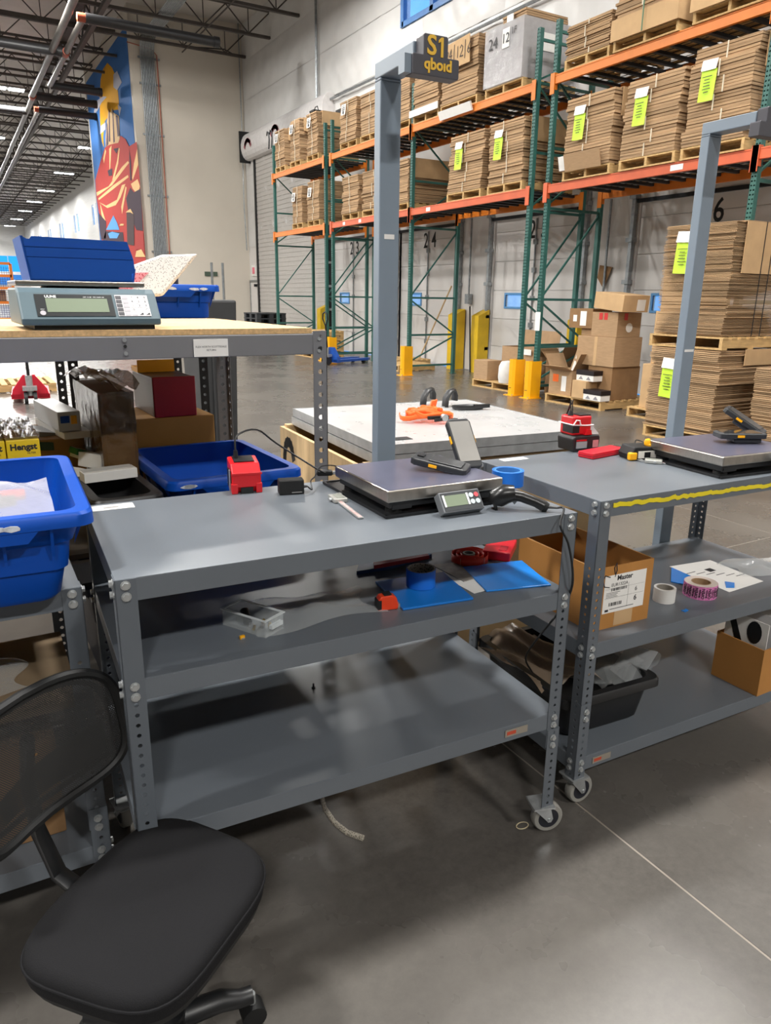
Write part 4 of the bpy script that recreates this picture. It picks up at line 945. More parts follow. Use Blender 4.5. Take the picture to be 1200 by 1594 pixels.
t = thing('stacking_bin', 'dark blue stacking bin lying on the counting scale', 'bin', (.352, 2.45, 1.6535), R(1)); t.scale = (.9, 1, .93)
bw, bd, bh = .15, .1, .125
P_ = [(-.165, -bd, bh), (-.15, -bd, .0), (.155, -bd, .0), (.155, -bd, .025), (.166, -bd, .032), (.163, -bd, .07), (.147, -bd, bh-.004), (-.135, -bd, bh), (-.142, -bd, bh-.008), (-.15, -bd, bh-.008)]
MB().prism(P_, (0, .004, 0)).build('side_wall', BLUED, t, fixn=True); MB().prism([(x, bd-.004, z) for x, y, z in P_], (0, .004, 0)).build('side_wall', BLUED, t, fixn=True)
MB().bx(-.15, .155, -bd, bd, 0, .004).prism([(-.168, -bd, bh), (-.16, -bd, bh), (-.145, -bd, .0), (-.152, -bd, .0)], (0, 2*bd, 0)).build('base', BLUED, t, fixn=True)
m = MB().bx(-.155, .16, -bd-.003, -bd, .068, .072).bx(-.158, .153, -bd-.003, -bd, .096, .1); m.build('stacking_ridge', BLUED, t)
MB().prism([(.155, -bd, 0), (.16, -bd, 0), (.168, -bd, .04), (.163, -bd, .04)], (0, 2*bd, 0)).build('front_lip', BLUED, t, fixn=True)
t = thing('bubble_mailer', 'white speckled bubble mailer with pink label, behind scale', 'envelope', (.565, 2.66, 1.617), R(-4))
def mailfn(s):
    def fn(u, v):
        th = .02*(math.sin(math.pi*min(1, max(0, u)))*math.sin(math.pi*v))**.5
        return (-.13+.29*u, -.03+.06*v+.05*u*0, .08+.045*v+.055*u*u+s*th+.003*math.sin(14*u)*math.sin(9*v))
    return fn
def speckle(name, col, dot, scale, dist=.35):
    if name in MATS: return MATS[name]
    m = M(name, col, .55); nt = m.node_tree; b = nt.nodes['Principled BSDF']; tc = nt.nodes['Texture Coordinate']
    vo = nt.nodes.new('ShaderNodeTexVoronoi'); vo.inputs['Scale'].default_value = scale; nt.links.new(tc.outputs['Object'], vo.inputs[0])
    cp = nt.nodes.new('ShaderNodeMath'); cp.operation = 'LESS_THAN'; cp.inputs[1].default_value = dist; nt.links.new(vo.outputs['Distance'], cp.inputs[0])
    mx = nt.nodes.new('ShaderNodeMix'); mx.data_type = 'RGBA'; mx.inputs['A'].default_value = (*lin(col), 1); mx.inputs['B'].default_value = (*lin(dot), 1)
    nt.links.new(cp.outputs[0], mx.inputs['Factor']); nt.links.new(mx.outputs['Result'], b.inputs['Base Color']); return m
SPK = speckle('mailer_print', 'e3e1de', '8b8a88', 190, .3); SPR = speckle('mailer_pink', 'd98a90', 'b7424e', 150, .4)
MB().prism([(-.15, 0, -.095), (-.06, 0, -.095), (-.03, 0, -.01), (.09, 0, 0), (.225, 0, .145), (.1, 0, .138), (.0, 0, .1), (-.15, 0, .1)], (0, .02, 0)).build('envelope_body', SPK, t, bevel=.008, fixn=True).rotation_euler = (R(-12), 0, 0)
MB().prism([(-.15, -.002, .01), (-.02, -.002, .01), (.05, -.002, .075), (-.06, -.002, .07), (-.15, -.002, .06)], (0, .002, 0)).build('pink_label', SPR, t, fixn=True).rotation_euler = (R(-12), 0, 0)
# bottles in the rear tote and the dark shelf that carries it
for i, x in enumerate((.7, .8, .92)):
    t = thing('bottle', 'dark-capped clear bottle in the rear blue tote, %s' % ('leftmost beside the mailer', 'middle one of three', 'rightmost one of three')[i], 'bottle', (x, 3.56, 1.462))
    MB().lathe([(0, 0), (.035, 0), (.035, .19), (.026, .205), (.026, .21)], n=16).build('bottle_body', CLEAR, t)
    MB().lathe([(0, .205), (.031, .205), (.031, .245), (.028, .25), (0, .25)], n=18).build('cap', M('cap_navy', '23283a', .4), t)
    MB().lathe([(0, .002), (.033, .002), (.033, .15), (0, .15)], n=14).build('contents', M('syrup_yellow', 'd8c83a', .3), t)
t = thing('utility_shelf', 'black steel shelf unit behind the particle board shelf', 'shelf', (0, 0, 0))
for x in (.42, 1.02):
    for y in (3.4, 3.85): perforated(1, .04, 37, .0385, .007).build('post', BLKM, t, solid=.003, loc=(x-(.04 if x > 1 else 0), y, 0))
for z in (.5, 1.425): MB().bx(.41, 1.03, 3.39, 3.87, z, z+.013).build('shelf_board', DKS, t)
MB().bx(.445, .53, 3.385, 3.39, .75, 1.05).build('side_panel', BLKM, t); MB().bx(.455, .5, 3.38, 3.385, .9, .97).build('white_tag', WHT, t)
t = thing('bulk_bin', 'tall black plastic bin on feet behind the rear blue tote', 'bin', (2.09, 6.9, 0))
MB().hexa([(-.14, -.3, .14), (.14, -.3, .14), (.14, .3, .14), (-.14, .3, .14)], [(-.17, -.35, 1.58), (.17, -.35, 1.58), (.17, .35, 1.58), (-.17, .35, 1.58)]).build('bin_body', M('bin_black', '2c2d2f', .6), t, bevel=.02)
for sx in (-1, 1):
    for sy in (-1, 1): MB().bx(sx*.1-.035, sx*.1+.035, sy*.22-.06, sy*.22+.06, 0, .14).build('foot', BLKM, t)
for k in (-.07, 0, .07): MB().bx(k-.008, k+.008, -.345, -.325, .2, 1.5).build('rib', M('bin_black', '2c2d2f', .6), t)
t = thing('trolley_handle', 'thin grey trolley handle beside the black bin', 'handle', (2.56, 8.0, 0))
for x in (-.06, .06): MB().tube([(x, 0, 0), (x, 0, 1.95)], .014).build('upright', GALV, t)
for z in (.4, .95, 1.55): MB().tube([(-.06, 0, z), (.06, 0, z)], .012).build('rung', GALV, t)
# ------------------------------------------------------------------ goods on the lower level of the rear shelf
SH = .858
t = thing('parcel', 'cardboard parcel in crinkled brown film, on the rear shelf', 'box', (.455, 2.84, SH), R(1))
MB().bx(-.052, .052, -.235, .24, 0, .44).build('parcel_body', CARDD, t, bevel=.01)
def wrapfn(u, v):
    a = u*4; k = int(min(3, a)); f = a-k; cs = [(-.058, -.242), (.058, -.242), (.058, .246), (-.058, .246), (-.058, -.242)]
    x = cs[k][0]+(cs[k+1][0]-cs[k][0])*f; y = cs[k][1]+(cs[k+1][1]-cs[k][1])*f; r = 1+.03*math.sin(23*u+11*v)*math.sin(17*v+5*u)
    return (x*r, y*r, .445*v)
MB().grid(wrapfn, 40, 16).build('film_wrap', BROWNW, t)
MB().grid(lambda u, v: (-.09+.17*u, -.25+.5*v, .455+.04*(1-v)*(.5+.5*math.sin(5*u+1))+.03*math.sin(3*v)+.012*math.sin(19*u+6*v)), 12, 12).build('film_flap', BROWNW, t)
c = carton('carton', 'long brown carton carrying the red box', .735, 3.1, SH, .315, .34, .295, R(1), M('carton_tan', 'b98a48', .8, var=.05), None)
t = thing('metal_box', 'dark red end panel box on the long brown carton', 'box', (.74, 3.07, SH+.2965), R(1))
MB().bx(-.083, .083, -.13, .2, 0, .155).build('box_body', M('box_brown_grey', '6e5f55', .4), t, bevel=.005); MB().bx(-.084, .084, -.138, -.13, 0, .157).build('red_end', M('end_red', 'a30f22', .35), t, bevel=.004)
t = thing('yellow_tray', 'yellow tray edge showing above the red box', 'tray', (.74, 3.2, SH+.4535)); MB().bx(-.09, .06, -.06, .06, 0, .02).bx(-.09, .06, -.06, -.055, .02, .05).build('tray_body', YEL, t)
# yellow filter boxes
YB = M('carton_yellow', 'e8c51d', .5, var=.06)
for i, x in enumerate((.147, .055)):
    t = thing('yellow_carton', 'yellow film-wrapped carton with black lettering, '+('right one of pair' if i == 0 else 'left one of pair, cut by the edge'), 'box', (x, 2.44, SH), 0)
    MB().bx(-.0445, .0445, -.08, .3, 0, .35).build('carton_body', YB, t, bevel=.003)
    text('Hengst', .025, (.0, -.0805, .328), (1, 0, 0), (0, 0, 1), INK, t, .0003, .001); text('FILTER', .008, (.02, -.0805, .309), (1, 0, 0), (0, 0, 1), INK, t, .0003)
    MB().grid(lambda u, v: (-.047+.094*u, -.083+.385*v, .358+.012*math.sin(21*u+13*v)*math.sin(9*v)), 12, 14).build('film_top', BROWNW, t)
t = thing('label_box', 'white and silver long box lying on the filing boxes', 'box', (.315, 2.98, 1.147), R(6)); MB().bx(-.038, .038, -.17, .22, 0, .07).build('box_body', M('box_silver', 'c3c5c6', .35), t, bevel=.002)
MB().bx(-.03, .0, -.172, -.17, .03, .055).build('blue_mark', BLUE, t); MB().bx(.005, .025, -.172, -.17, .025, .055).build('yellow_mark', YEL, t)
carton('carton', 'plain carton below the silver and white long boxes', .3, 3.02, SH, .16, .36, .26, 0, CARDD)
t = thing('white_box', 'flat white box under the silver long box', 'box', (.33, 3.0, 1.12), R(8)); MB().bx(-.05, .05, -.2, .2, 0, .024).build('box_body', WHT, t, bevel=.002)
GB = M('box_green', '2c7a3c', .4, var=.1); GW = M('box_white', 'dcdbd6', .5, var=.04)
def at(px, py, z): v = PZ(px, py, z); return v.x, v.y, z
fb = (('bright green flat box leaning in the black tote', *at(122, 706, 1.05), .1, .2, .022, 14, 20, GB), ('slim white box with printed label in black tote', *at(134, 716, 1.045), .05, .22, .02, 18, 16, GW), ('white carton corner tilted in the black tote', *at(150, 728, 1.03), .06, .12, .05, 30, 10, GW), ('long white box lying across the black tote rim', *at(170, 745, 1.034), .17, .06, .032, 6, 0, GW), ('white carton tipped at the left of the black tote', *at(122, 752, 1.0), .05, .14, .05, 28, 24, GW), ('grey printed flat box beside the yellow cartons', *at(66, 680, 1.1), .09, .2, .03, 12, 10, M('box_grey', '7f8184', .5)), ('dark green flat box left of the bright green one', *at(84, 697, 1.075), .13, .12, .03, 8, 6, M('box_dark_green', '23402c', .5)))
for l, x, y, z, a, b, c_, rz, tilt, m in fb:
    t = thing('flat_box', l, 'box', (x, y, z)); t.rotation_euler = (0, R(tilt), R(rz))
    MB().bx(-a/2, a/2, -b/2, b/2, 0, c_).build('box_body', m, t, bevel=.0015)
    if m is GB or m is GW: MB().bx(-a/2+.004, a/2-.004, -b/2+.02, -b/2+.07, c_, c_+.0008).build('box_label', WHT if m is GB else M('label_grey', 'b6b6b2', .6), t)
t = thing('paper_strip', 'cream paper strip hanging at the black tote corner', 'paper', (.252, 2.22, 1.0), R(20)); MB().bx(-.015, .015, -.1, .1, .0, .002).build('strip', M('paper_cream', 'd9cfc0', .8), t)
# ------------------------------------------------------------------ plywood crate with two aluminium panels
t = thing('plywood_crate', 'big open plywood crate behind the carts', 'crate', (1.43, 2.63, 0), R(-4.5))
cw_, cd_ = 1.24, 1.15
for a, b, c_, d in ((0, cw_, 0, .02), (0, cw_, cd_-.02, cd_)): MB().bx(a, b, c_, d, .0, .93).build('end_panel', PLY, t)
for a in (0, cw_-.02): MB().bx(a, a+.02, .02, cd_-.02, 0, .93).build('side_panel', PLY, t)
MB().bx(.02, cw_-.02, .02, cd_-.02, .04, .06).build('floor_panel', PLY, t)
for x in (.0, cw_-.05): MB().bx(x, x+.05, .02, .06, .06, .93).build('corner_batten', PLY, t)
for y in (.02, cd_-.07): MB().bx(.02, cw_-.02, y, y+.05, .88, .945).build('top_batten', PLY, t)
m = stroke_mb(MB(), [(0, 0), (.0, .03), (.005, .06), (.01, .09), (.02, .12), (.035, .145), (.055, .16), (.08, .165), (.105, .16), (.125, .145), (.14, .12), (.15, .1)], (-.0005, 1.08, .7), (0, -1, 0), (0, 0, 1), .05, .001); m.build('spray_mark', M('spray_black', '191614', .8), t)
for i, (z, l) in enumerate(((.945, 'lower aluminium-faced panel lying on the plywood crate'), (.99, 'upper aluminium-faced panel carrying the orange strap'))):
    t = thing('panel', l, 'panel', (1.485, 2.6, z), R(-4.5-.4*i))
    MB().bx(0, 1.1, 0, 1.13, 0, .038).build('panel_core', ALU, t, bevel=.002)
    MB().bx(-.003, 1.103, -.003, .0, -.001, .041).bx(-.003, 0, -.003, 1.133, -.001, .041).bx(1.1, 1.103, 0, 1.133, -.001, .041).bx(0, 1.1, 1.13, 1.133, -.001, .041).build('edge_trim', M('edge_alu', 'a6a8a9', .35, .4, var=.15, scale=20), t)
# orange ratchet strap heap
ORST = M('strap_orange', 'f2661a', .55, var=.08)
c0 = PZ(662, 655, 1.032)
t = thing('ratchet_strap', 'heap of bright orange ratchet strap on the aluminium panel', 'strap', (c0.x, c0.y, 1.0285))
q = random.Random(11)
for k in range(16):
    m = MB(); a0 = q.uniform(0, 6.28); rr = q.uniform(.03, .1); cx, cy = q.uniform(-.04, .04), q.uniform(-.03, .03); n = 12; tl = q.uniform(-.35, .35); L0 = []; L1 = []
    for i in range(n+1):
        a = a0+5.2*i/n; x = cx+rr*1.35*math.cos(a); y = cy+rr*.8*math.sin(a); z = .012+.045*max(0, 1-(x*x+y*y)/.02)+.012*math.sin(2*a+k)
        nx = .014*math.cos(a)*tl; L0.append((x-nx, y, max(.002, z-.011))); L1.append((x+nx, y, z+.013))
    m.add(L0+L1, [(i, i+1, n+2+i, n+1+i) for i in range(n)], True); m.build('webbing_loop', ORST, t, solid=.002)
MB().prism([(.02, .0, .05), (.07, .02, .05), (.09, .03, .1), (.05, .02, .095)], (.006, .02, 0)).build('webbing_end', ORST, t, fixn=True)
m = MB().box((.02, -.085, .03), (.11, .012, .016), R(-12)).box((.03, -.1, .022), (.09, .01, .014), R(8)); m.build('ratchet_arm', BLKM, t)
MB().cyl((.045, -.11, .03), (.045, -.09, .03), .018, n=14).build('ratchet_spool', STEEL, t); MB().box((.12, -.07, .012), (.05, .02, .008), R(20)).build('hook', BLKM, t)
for px, py, l in ((664, 622, 'black curved strap handle standing on panel, left of two'), (698, 624, 'black curved strap handle standing on panel, right of two')):
    p = PZ(px, py+8, 1.03); t = thing('strap_handle', l, 'handle', (p.x, p.y, 1.028), R(-20))
    path = [(-.03, -.035, 0), (-.025, -.03, .05), (.0, -.01, .085), (.03, .02, .09), (.045, .035, .06), (.045, .04, .03)]
    MB().tube(path, .011, n=8, flat=2.0).build('handle_loop', BLK, t); MB().bx(-.05, -.01, -.045, -.025, 0, .006).build('foot', STEEL, t)
p = PZ(728, 634, 1.04); t = thing('belt', 'coiled black belt lying on the aluminium panel', 'strap', (p.x, p.y, 1.0285), R(-12))
MB().tube([(.09*math.cos(a), .045*math.sin(a), .012) for a in [R(i*20) for i in range(18)]], .0125, closed=True, n=6, flat=.35).build('belt_loop', BLK, t); MB().box((.07, -.03, .02), (.1, .02, .02), R(10)).build('belt_tail', BLK, t)
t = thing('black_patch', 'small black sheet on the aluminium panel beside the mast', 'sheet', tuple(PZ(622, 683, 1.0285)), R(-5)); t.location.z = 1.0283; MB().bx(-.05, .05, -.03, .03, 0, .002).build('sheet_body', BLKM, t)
# ================================================================== platform scales with their displays
PLATF = M('platform_film', '6f7085', .28, .55, var=.1, scale=3)
def platform_scale(label, cx, cy, z, rz, w_, d_, disp):
    t = thing('platform_scale', label, 'scale', (cx, cy, z), rz)
    m = MB().bx(-w_/2-.004, w_/2+.02, -d_/2+.0, d_/2+.07, .001, .006)
    for a, b, c_, d in ((-w_/2-.008, w_/2+.024, -d_/2-.006, -d_/2+.002), (-w_/2-.008, w_/2+.024, d_/2+.066, d_/2+.075), (-w_/2-.008, -w_/2, -d_/2-.004, d_/2+.07), (w_/2+.016, w_/2+.024, -d_/2-.004, d_/2+.07)): m.bx(a, b, c_, d, .001, .009)
    m.build('base_mat', BLK, t)
    for sx in (-1, 1):
        for sy in (-1, 1):
            MB().lathe([(0, .006), (.024, .006), (.024, .016), (.018, .019), (.008, .02), (.008, .024)], (sx*(w_/2-.04), sy*(d_/2-.04), 0), 18).build('foot', BLKM, t)
    m = MB().bx(-w_/2+.012, w_/2-.012, -d_/2+.012, d_/2-.012, .022, .04)
    for sx in (-1, 1): m.bx(sx*(w_/2-.05)-.03, sx*(w_/2-.05)+.03, -d_/2+.01, d_/2-.01, .017, .03)
    m.build('load_frame', BLK, t)
    MB().bx(-w_/2, w_/2, -d_/2, d_/2, .04, .073).build('platform', SS, t, bevel=.004); MB().bx(-w_/2+.004, w_/2-.004, -d_/2+.004, d_/2-.004, .073, .0738).build('protective_film', PLATF, t)
    # display head
    h = MB().bx(-.065, .065, -.012, .016, -.03, .03).build('display_head', M('head_grey', '63666a', .5), t, bevel=.003, loc=disp); h.rotation_euler = (R(-38), 0, 0)
    MB().bx(-.06, .06, -.0135, -.012, -.026, .026).build('face_plate', M('face_dark', '3a3d40', .4), h)
    MB().bx(-.052, .016, -.0143, -.0135, -.014, .018).build('lcd', LCD, h)
    for a in (-.0575, .018): MB().bx(a, a+.006, -.0143, -.0135, -.014, .02).build('print_strip', Tw, h)
    for i, (x, zz) in enumerate(((.033, .012), (.05, .012), (.033, -.007), (.05, -.007))):
        MB().cyl((x, -.0135, zz), (x, -.0148, zz), .0072, n=14).build('button', M('button_red', 'c05058', .5) if i == 1 else M('button_grey', 'b9c4c8', .5), h)
    MB().bx(-.02, .02, .012, .03, -.06, -.02).build('bracket', BLK, t, loc=disp)
    return t
SZ = 1.0565
s1 = platform_scale('stainless platform scale with two handhelds on it, centre cart', 1.14, 1.775, SZ, R(-2), .375, .34, (.01, -.215, .032))
s2 = platform_scale('stainless platform scale on the right-hand cart, by red case', 2.365, 1.645, SZ, R(-5), .385, .34, (.12, -.21, .032))
def handheld(label, base, yaw, tilt, grip=True, roll=0, screen=None, pack=.016):
    """rugged handheld computer: face along local +y/up, back battery grip"""
    t = thing('handheld_computer', label, 'handheld', base); t.rotation_euler = (tilt, roll, yaw)
    m = [(-.038, -.08), (-.03, -.087), (.03, -.087), (.038, -.08), (.04, .07), (.032, .083), (-.032, .083), (-.04, .07)]
    MB().prism([(x, y, 0) for x, y in m], (0, 0, .02)).build('case', M('handheld_case', '26282b', .45), t, bevel=.004, fixn=True)
    MB().bx(-.034, .034, -.066, .072, .02, .0212).build('screen', screen or M('screen_glass', '2a2a2b', .08, spec=.8), t)
    for s in (-1, 1): MB().bx(s*.04-.002, s*.04+.002, .0, .025, .006, .014).build('side_button', YEL, t)
    MB().prism([(-.03, -.07, 0), (.03, -.07, 0), (.03, .03, 0), (-.03, .03, 0)], (0, 0, -pack)).build('battery_pack', M('handheld_case', '26282b', .45), t, bevel=.004, fixn=True)
    m = MB().bx(-.012, .012, .05, .07, -.004, .0); m.build('camera_window', BLK, t)
    return t
pt = SZ+.074
p = PZ(686, 722, pt+.02); handheld('dark handheld computer lying face down on the centre scale', (p.x, p.y, pt+.03), R(40), R(-9), roll=R(176), pack=.004)
p = PZ(724, 705, pt+.04); handheld('handheld computer propped up toward us, pale reflection painted on its screen', (p.x+.01, p.y+.03, pt+.058), R(-8), R(50), screen=M('screen_painted_reflection', '8b8985', .25, spec=.8))  # pale screen colour paints in the ceiling reflected by dark glass
p = PZ(1150, 680, pt+.02); handheld('handheld computer lying front on the right-hand scale', (p.x, p.y, pt+.018), R(62), 0)
p = PZ(1156, 656, pt+.05); handheld('handheld computer tilted behind the other one, right-hand scale', (p.x+.0, p.y+.0, pt+.045), R(24), R(30))
# ------------------------------------------------------------------ centre cart top
ZT = 1.0565
p = PZ(384, 768, ZT); t = thing('battery_charger', 'red battery charger plugged in, at the back of centre cart', 'charger', (p.x+.01, p.y+.045, ZT), R(-10))
MB().prism([(-.043, -.045, .02), (-.043, -.045, .058), (-.043, -.02, .086), (-.043, .045, .096), (-.043, .045, .012), (-.043, .03, .0), (-.043, -.03, .0)], (.086, 0, 0)).build('body', RED, t, bevel=.004, fixn=True)
for s in (-1, 1): MB().bx(s*.036-.009, s*.036+.009, -.048, -.02, 0, .03).build('foot', RED, t, bevel=.002)
MB().bx(-.045, .045, -.0475, -.044, .056, .062).build('ridge', RED, t)
MB().bx(-.03, .03, -.012, .036, .0, .004).build('top_panel', BLK, t, loc=(0, 0, .0885)).rotation_euler = (R(9), 0, 0)
MB().bx(-.046, -.043, -.03, .03, .012, .066).build('side_vents', BLK, t); MB().bx(-.049, -.046, -.03, -.022, .008, .07).build('contact_strip', STEEL, t)
MB().bx(-.018, .018, -.047, -.02, .0, .018).build('slot', BLKM, t)
MB().cyl((-.02, .02, .09), (-.02, .02, .118), .009, .006, n=10).build('cable_boot', BLK, t)
tt = Matrix.Rotation(R(-10), 3, 'Z') @ Vector((-.02, .02, 0))
def cable(label, pts, r, mat=BLK, n=6, name='cable', sub=4):
    """smooth tube through points (Catmull-Rom)"""
    P = [Vector(a) for a in pts]; out = []
    for i in range(len(P)-1):
        a, b, c_, d = P[max(0, i-1)], P[i], P[i+1], P[min(len(P)-1, i+2)]
        for k in range(sub):
            u = k/sub; out.append(.5*((2*b)+(c_-a)*u+(2*a-5*b+4*c_-d)*u*u+(3*b-a-3*c_+d)*u**3))
    out.append(P[-1]); o = MB().tube(out, r, n=n).build(name, mat); return tag(o, label, 'cable')
ch = Vector((p.x+.01, p.y+.045, ZT))+tt
cable('black cable arching from the red charger to the plug', [ch+Vector((0, 0, .118)), ch+Vector((.01, .01, .16)), ch+Vector((.08, .03, .17)), PZ(430, 690, 1.17), PZ(490, 728, 1.09), PZ(512, 738, 1.066), PZ(522, 736, 1.064)], .0028)
p = PZ(457, 770, ZT); t = thing('power_adapter', 'small black power adapter block on the centre cart', 'adapter', (p.x, p.y+.02, ZT), R(-14)); MB().bx(-.037, .037, -.02, .02, 0, .044).build('block', BLKM, t, bevel=.003); MB().bx(.0, .03, -.0205, -.02, .006, .008).build('print_line', M('print_soft', '9b9a98', .6), t); MB().cyl((.037, 0, .018), (.05, 0, .018), .005, .003, n=8).build('cable_boot', BLK, t)
ad = Vector((p.x, p.y+.02, ZT))+Matrix.Rotation(R(-14), 3, 'Z') @ Vector((.05, 0, .018))
cable('thin black cable looping from adapter to the plug', [ad, ad+Vector((.012, -.006, -.01)), ad+Vector((.02, .02, .01)), PZ(490, 742, 1.085), PZ(500, 726, 1.11), PZ(524, 726, 1.09), PZ(527, 738, 1.065)], .0022)
p = PZ(514, 745, ZT); t = thing('plug', 'black plug pair lying behind the platform scale corner', 'plug', (p.x, p.y+.03, ZT+.004), R(-20)); MB().bx(-.03, .02, -.01, .01, .0, .018).build('plug_body', BLK, t, bevel=.004); MB().bx(.022, .035, -.007, .007, .004, .014).build('prong', STEEL, t)
def caliper(label, a, b, z):
    a = PZ(*a, z); b = PZ(*b, z); d = (b-a); L = d.length; t = thing('caliper', label, 'caliper', (a.x, a.y, z+.0005), math.atan2(d.y, d.x))
    MB().bx(.0, L, -.008, .008, 0, .004).build('beam', STEEL, t, bevel=.0006); MB().bx(.03, L-.004, -.004, .004, .004, .0044).build('scale_strip', M('scale_pink', 'd9a9a6', .5, var=.25, scale=120), t)
    MB().bx(-.015, .045, -.018, .022, 0, .012).build('slider', M('slider_silver', 'b9b9b4', .35, .5), t, bevel=.002); MB().bx(-.008, .035, -.006, .016, .012, .0128).build('display_window', M('window_grey', '8d9088', .3), t)
    MB().prism([(-.016, .005, .002), (-.03, .03, .002), (-.06, .05, .002), (-.034, .016, .002)], (0, 0, .003)).prism([(-.016, -.01, .002), (-.05, .03, .002), (-.075, .055, .002), (-.03, -.002, .002)], (0, 0, .002)).build('jaws', STEEL, t, fixn=True)
    MB().cyl((.02, -.018, .006), (.02, -.026, .006), .005, n=8).build('thumb_wheel', STEEL, t); return t
caliper('silver sliding caliper with red scale on the centre cart', (522, 777), (562, 808), ZT)
p = PZ(797, 758, ZT); t = thing('tape_roll', 'blue masking tape roll standing flat beside the scanner', 'tape', (p.x+.005, p.y+.03, ZT))
TB = M('tape_blue', '1668c8', .45); TBL = M('tape_core', '3f7fc4', .6, var=.08)
def roll(t, ro, ri, h, mat, core=None, z=0):
    MB().lathe([(ri+.004, z), (ro, z), (ro, z+h), (ri+.004, z+h)], n=40).build('tape_winding', mat, t); MB().lathe([(ri+.004, z), (ri+.004, z+h), (ri, z+h), (ri, z), (ri+.004, z)], n=32).build('core', core or CARDL, t)
roll(t, .05, .038, .048, TB, TBL)
# barcode scanner with its cable
p = PZ(795, 793, ZT); t = thing('barcode_scanner', 'black handheld barcode scanner on the centre cart corner', 'scanner', (p.x, p.y, ZT), R(-20)); t.scale = (.84, .84, .84)
SB = M('scanner_black', '141415', .3)
MB().tube([(-.05, .015, .018), (-.045, .014, .035), (-.02, .008, .052), (.01, .0, .056)], [.026, .034, .034, .026], n=14).build('head', SB, t)
MB().tube([(-.01, .004, .05), (.03, -.01, .046), (.075, -.026, .03), (.1, -.036, .018)], [.02, .018, .017, .019], n=12).build('grip', SB, t)
MB().cyl((.1, -.036, .018), (.112, -.04, .013), .019, .015, n=12).build('grip_end', BLKM, t)
MB().cyl((-.056, .017, .017), (-.048, .0145, .02), .027, .027, n=16).build('lens_bezel', BLKM, t); MB().prism([(.0, .004, .03), (.02, -.002, .028), (.012, 0, .016)], (.002, .008, 0)).build('trigger', M('trigger_grey', '9aa0a6', .4), t, fixn=True)
MB().cyl((.112, -.04, .016), (.14, -.052, .015), .006, .0035, n=8).build('strain_relief', BLK, t)
e = Matrix.Rotation(R(-20), 3, 'Z') @ Vector((.14, -.052, .015))*.84+Vector((p.x, p.y, ZT))
cable('black scanner cable hanging over the cart front edge down to floor box', [e, e+Vector((.012, -.014, -.001)), PY(872, 818, 1.40), PY(884, 845, 1.395), PY(891, 885, 1.395), PY(889, 918, 1.41), Vector((1.49, 1.5, .72)), Vector((1.5, 1.6, .58)), Vector((1.53, 1.68, .47)), Vector((1.6, 1.72, .38))], .0034)
# ------------------------------------------------------------------ centre cart, second shelf
Z2 = .8225
p = PZ(403, 985, Z2); t = thing('parts_box', 'small clear plastic drawer with screws on the second shelf', 'box', (p.x, p.y+.04, Z2), R(28))
for a, b, c_, d in ((-.034, .034, -.07, -.068), (-.034, .034, .068, .07), (-.034, -.032, -.068, .068), (.032, .034, -.068, .068)): MB().bx(a, b, c_, d, .002, .045).build('wall', CLEAR, t)
MB().bx(-.034, .034, -.07, .07, 0, .002).build('base', CLEAR, t); MB().bx(-.038, .038, -.073, -.066, .043, .0455).bx(-.038, .038, .066, .073, .043, .0455).bx(-.038, -.031, -.066, .066, .043, .0455).bx(.031, .038, -.066, .066, .043, .0455).bx(-.02, .02, -.08, -.07, .02, .03).build('rim', film('clear_rim', 'e6ecee', .45), t)
MB().cyl((-.008, .01, .012), (.012, .04, .03), .011, n=12).build('black_fitting', BLK, t)
for i, (x, y) in enumerate(((-.02, -.02), (.0, -.03), (.015, -.04), (-.012, .0), (.02, -.015))):
    MB().cyl((x, y, .006), (x+.012, y+.008, .008), .004, n=6).build('screw', STEEL if i % 2 else M('brass', 'c9a23c', .3, .9), t)
flatbag('plastic_bag', 'empty clear plastic bag beside the parts drawer', .74, 1.65, Z2, .32, .19, .035, R(-4), BAG, 4)
p = PZ(377, 994, Z2); t = thing('yellow_fuse', 'tiny yellow fuse beside the clear drawer', 'fuse', (p.x, p.y, Z2), R(10)); MB().bx(-.006, .006, -.003, .003, 0, .008).build('fuse_body', YEL, t); MB().bx(-.004, .004, -.001, .001, 0, .003).build('prong', STEEL, t, loc=(0, -.004, 0))
def quadsheet(name, label, cat, pts, z, th, mat, **k):
    P = [PZ(x, y, z) for x, y in pts]; c = sum(P, Vector())/len(P); t = thing(name, label, cat, (c.x, c.y, z))
    MB().prism([(v.x-c.x, v.y-c.y, 0) for v in P], (0, 0, th)).build('sheet', mat, t, fixn=True, **k); return t
BM = M('mailer_blue', '1672c8', .35, var=.05, scale=3, coat=.2); BM2 = M('mailer_blue_bright', '1e86e2', .3, var=.05, coat=.3)
quadsheet('blue_mailer', 'blue padded sheet under the blue tape roll', 'envelope', [(627, 951), (737, 934), (690, 893), (584, 908)], Z2, .007, BM, bevel=.002)
p = PZ(660, 914, Z2+.008); t = thing('tape_roll', 'tall blue tape roll standing on the blue padded sheet', 'tape', (p.x, p.y+.018, Z2+.008)); roll(t, .042, .037, .052, TB, speckle('core_print', 'bdb4a6', '6d655a', 160, .35))
p = PZ(607, 950, Z2); t = thing('tape_measure', 'small orange-red tape measure on the second shelf', 'tape measure', (p.x, p.y+.015, Z2), R(-12))
MB().prism([(-.03, -.014, 0), (.026, -.014, 0), (.028, -.014, .012), (.022, -.014, .034), (.008, -.014, .042), (-.022, -.014, .04), (-.03, -.014, .026)][::-1], (0, .028, 0)).build('case', M('tape_red', 'e0401c', .35), t, bevel=.003, fixn=True)
MB().bx(-.0305, -.02, -.015, .015, .004, .03).build('grip', BLKM, t); MB().bx(-.012, .008, -.012, .012, .041, .045).build('lock_button', BLKM, t); MB().bx(.028, .034, -.008, .008, .0, .012).build('tape_hook', STEEL, t)
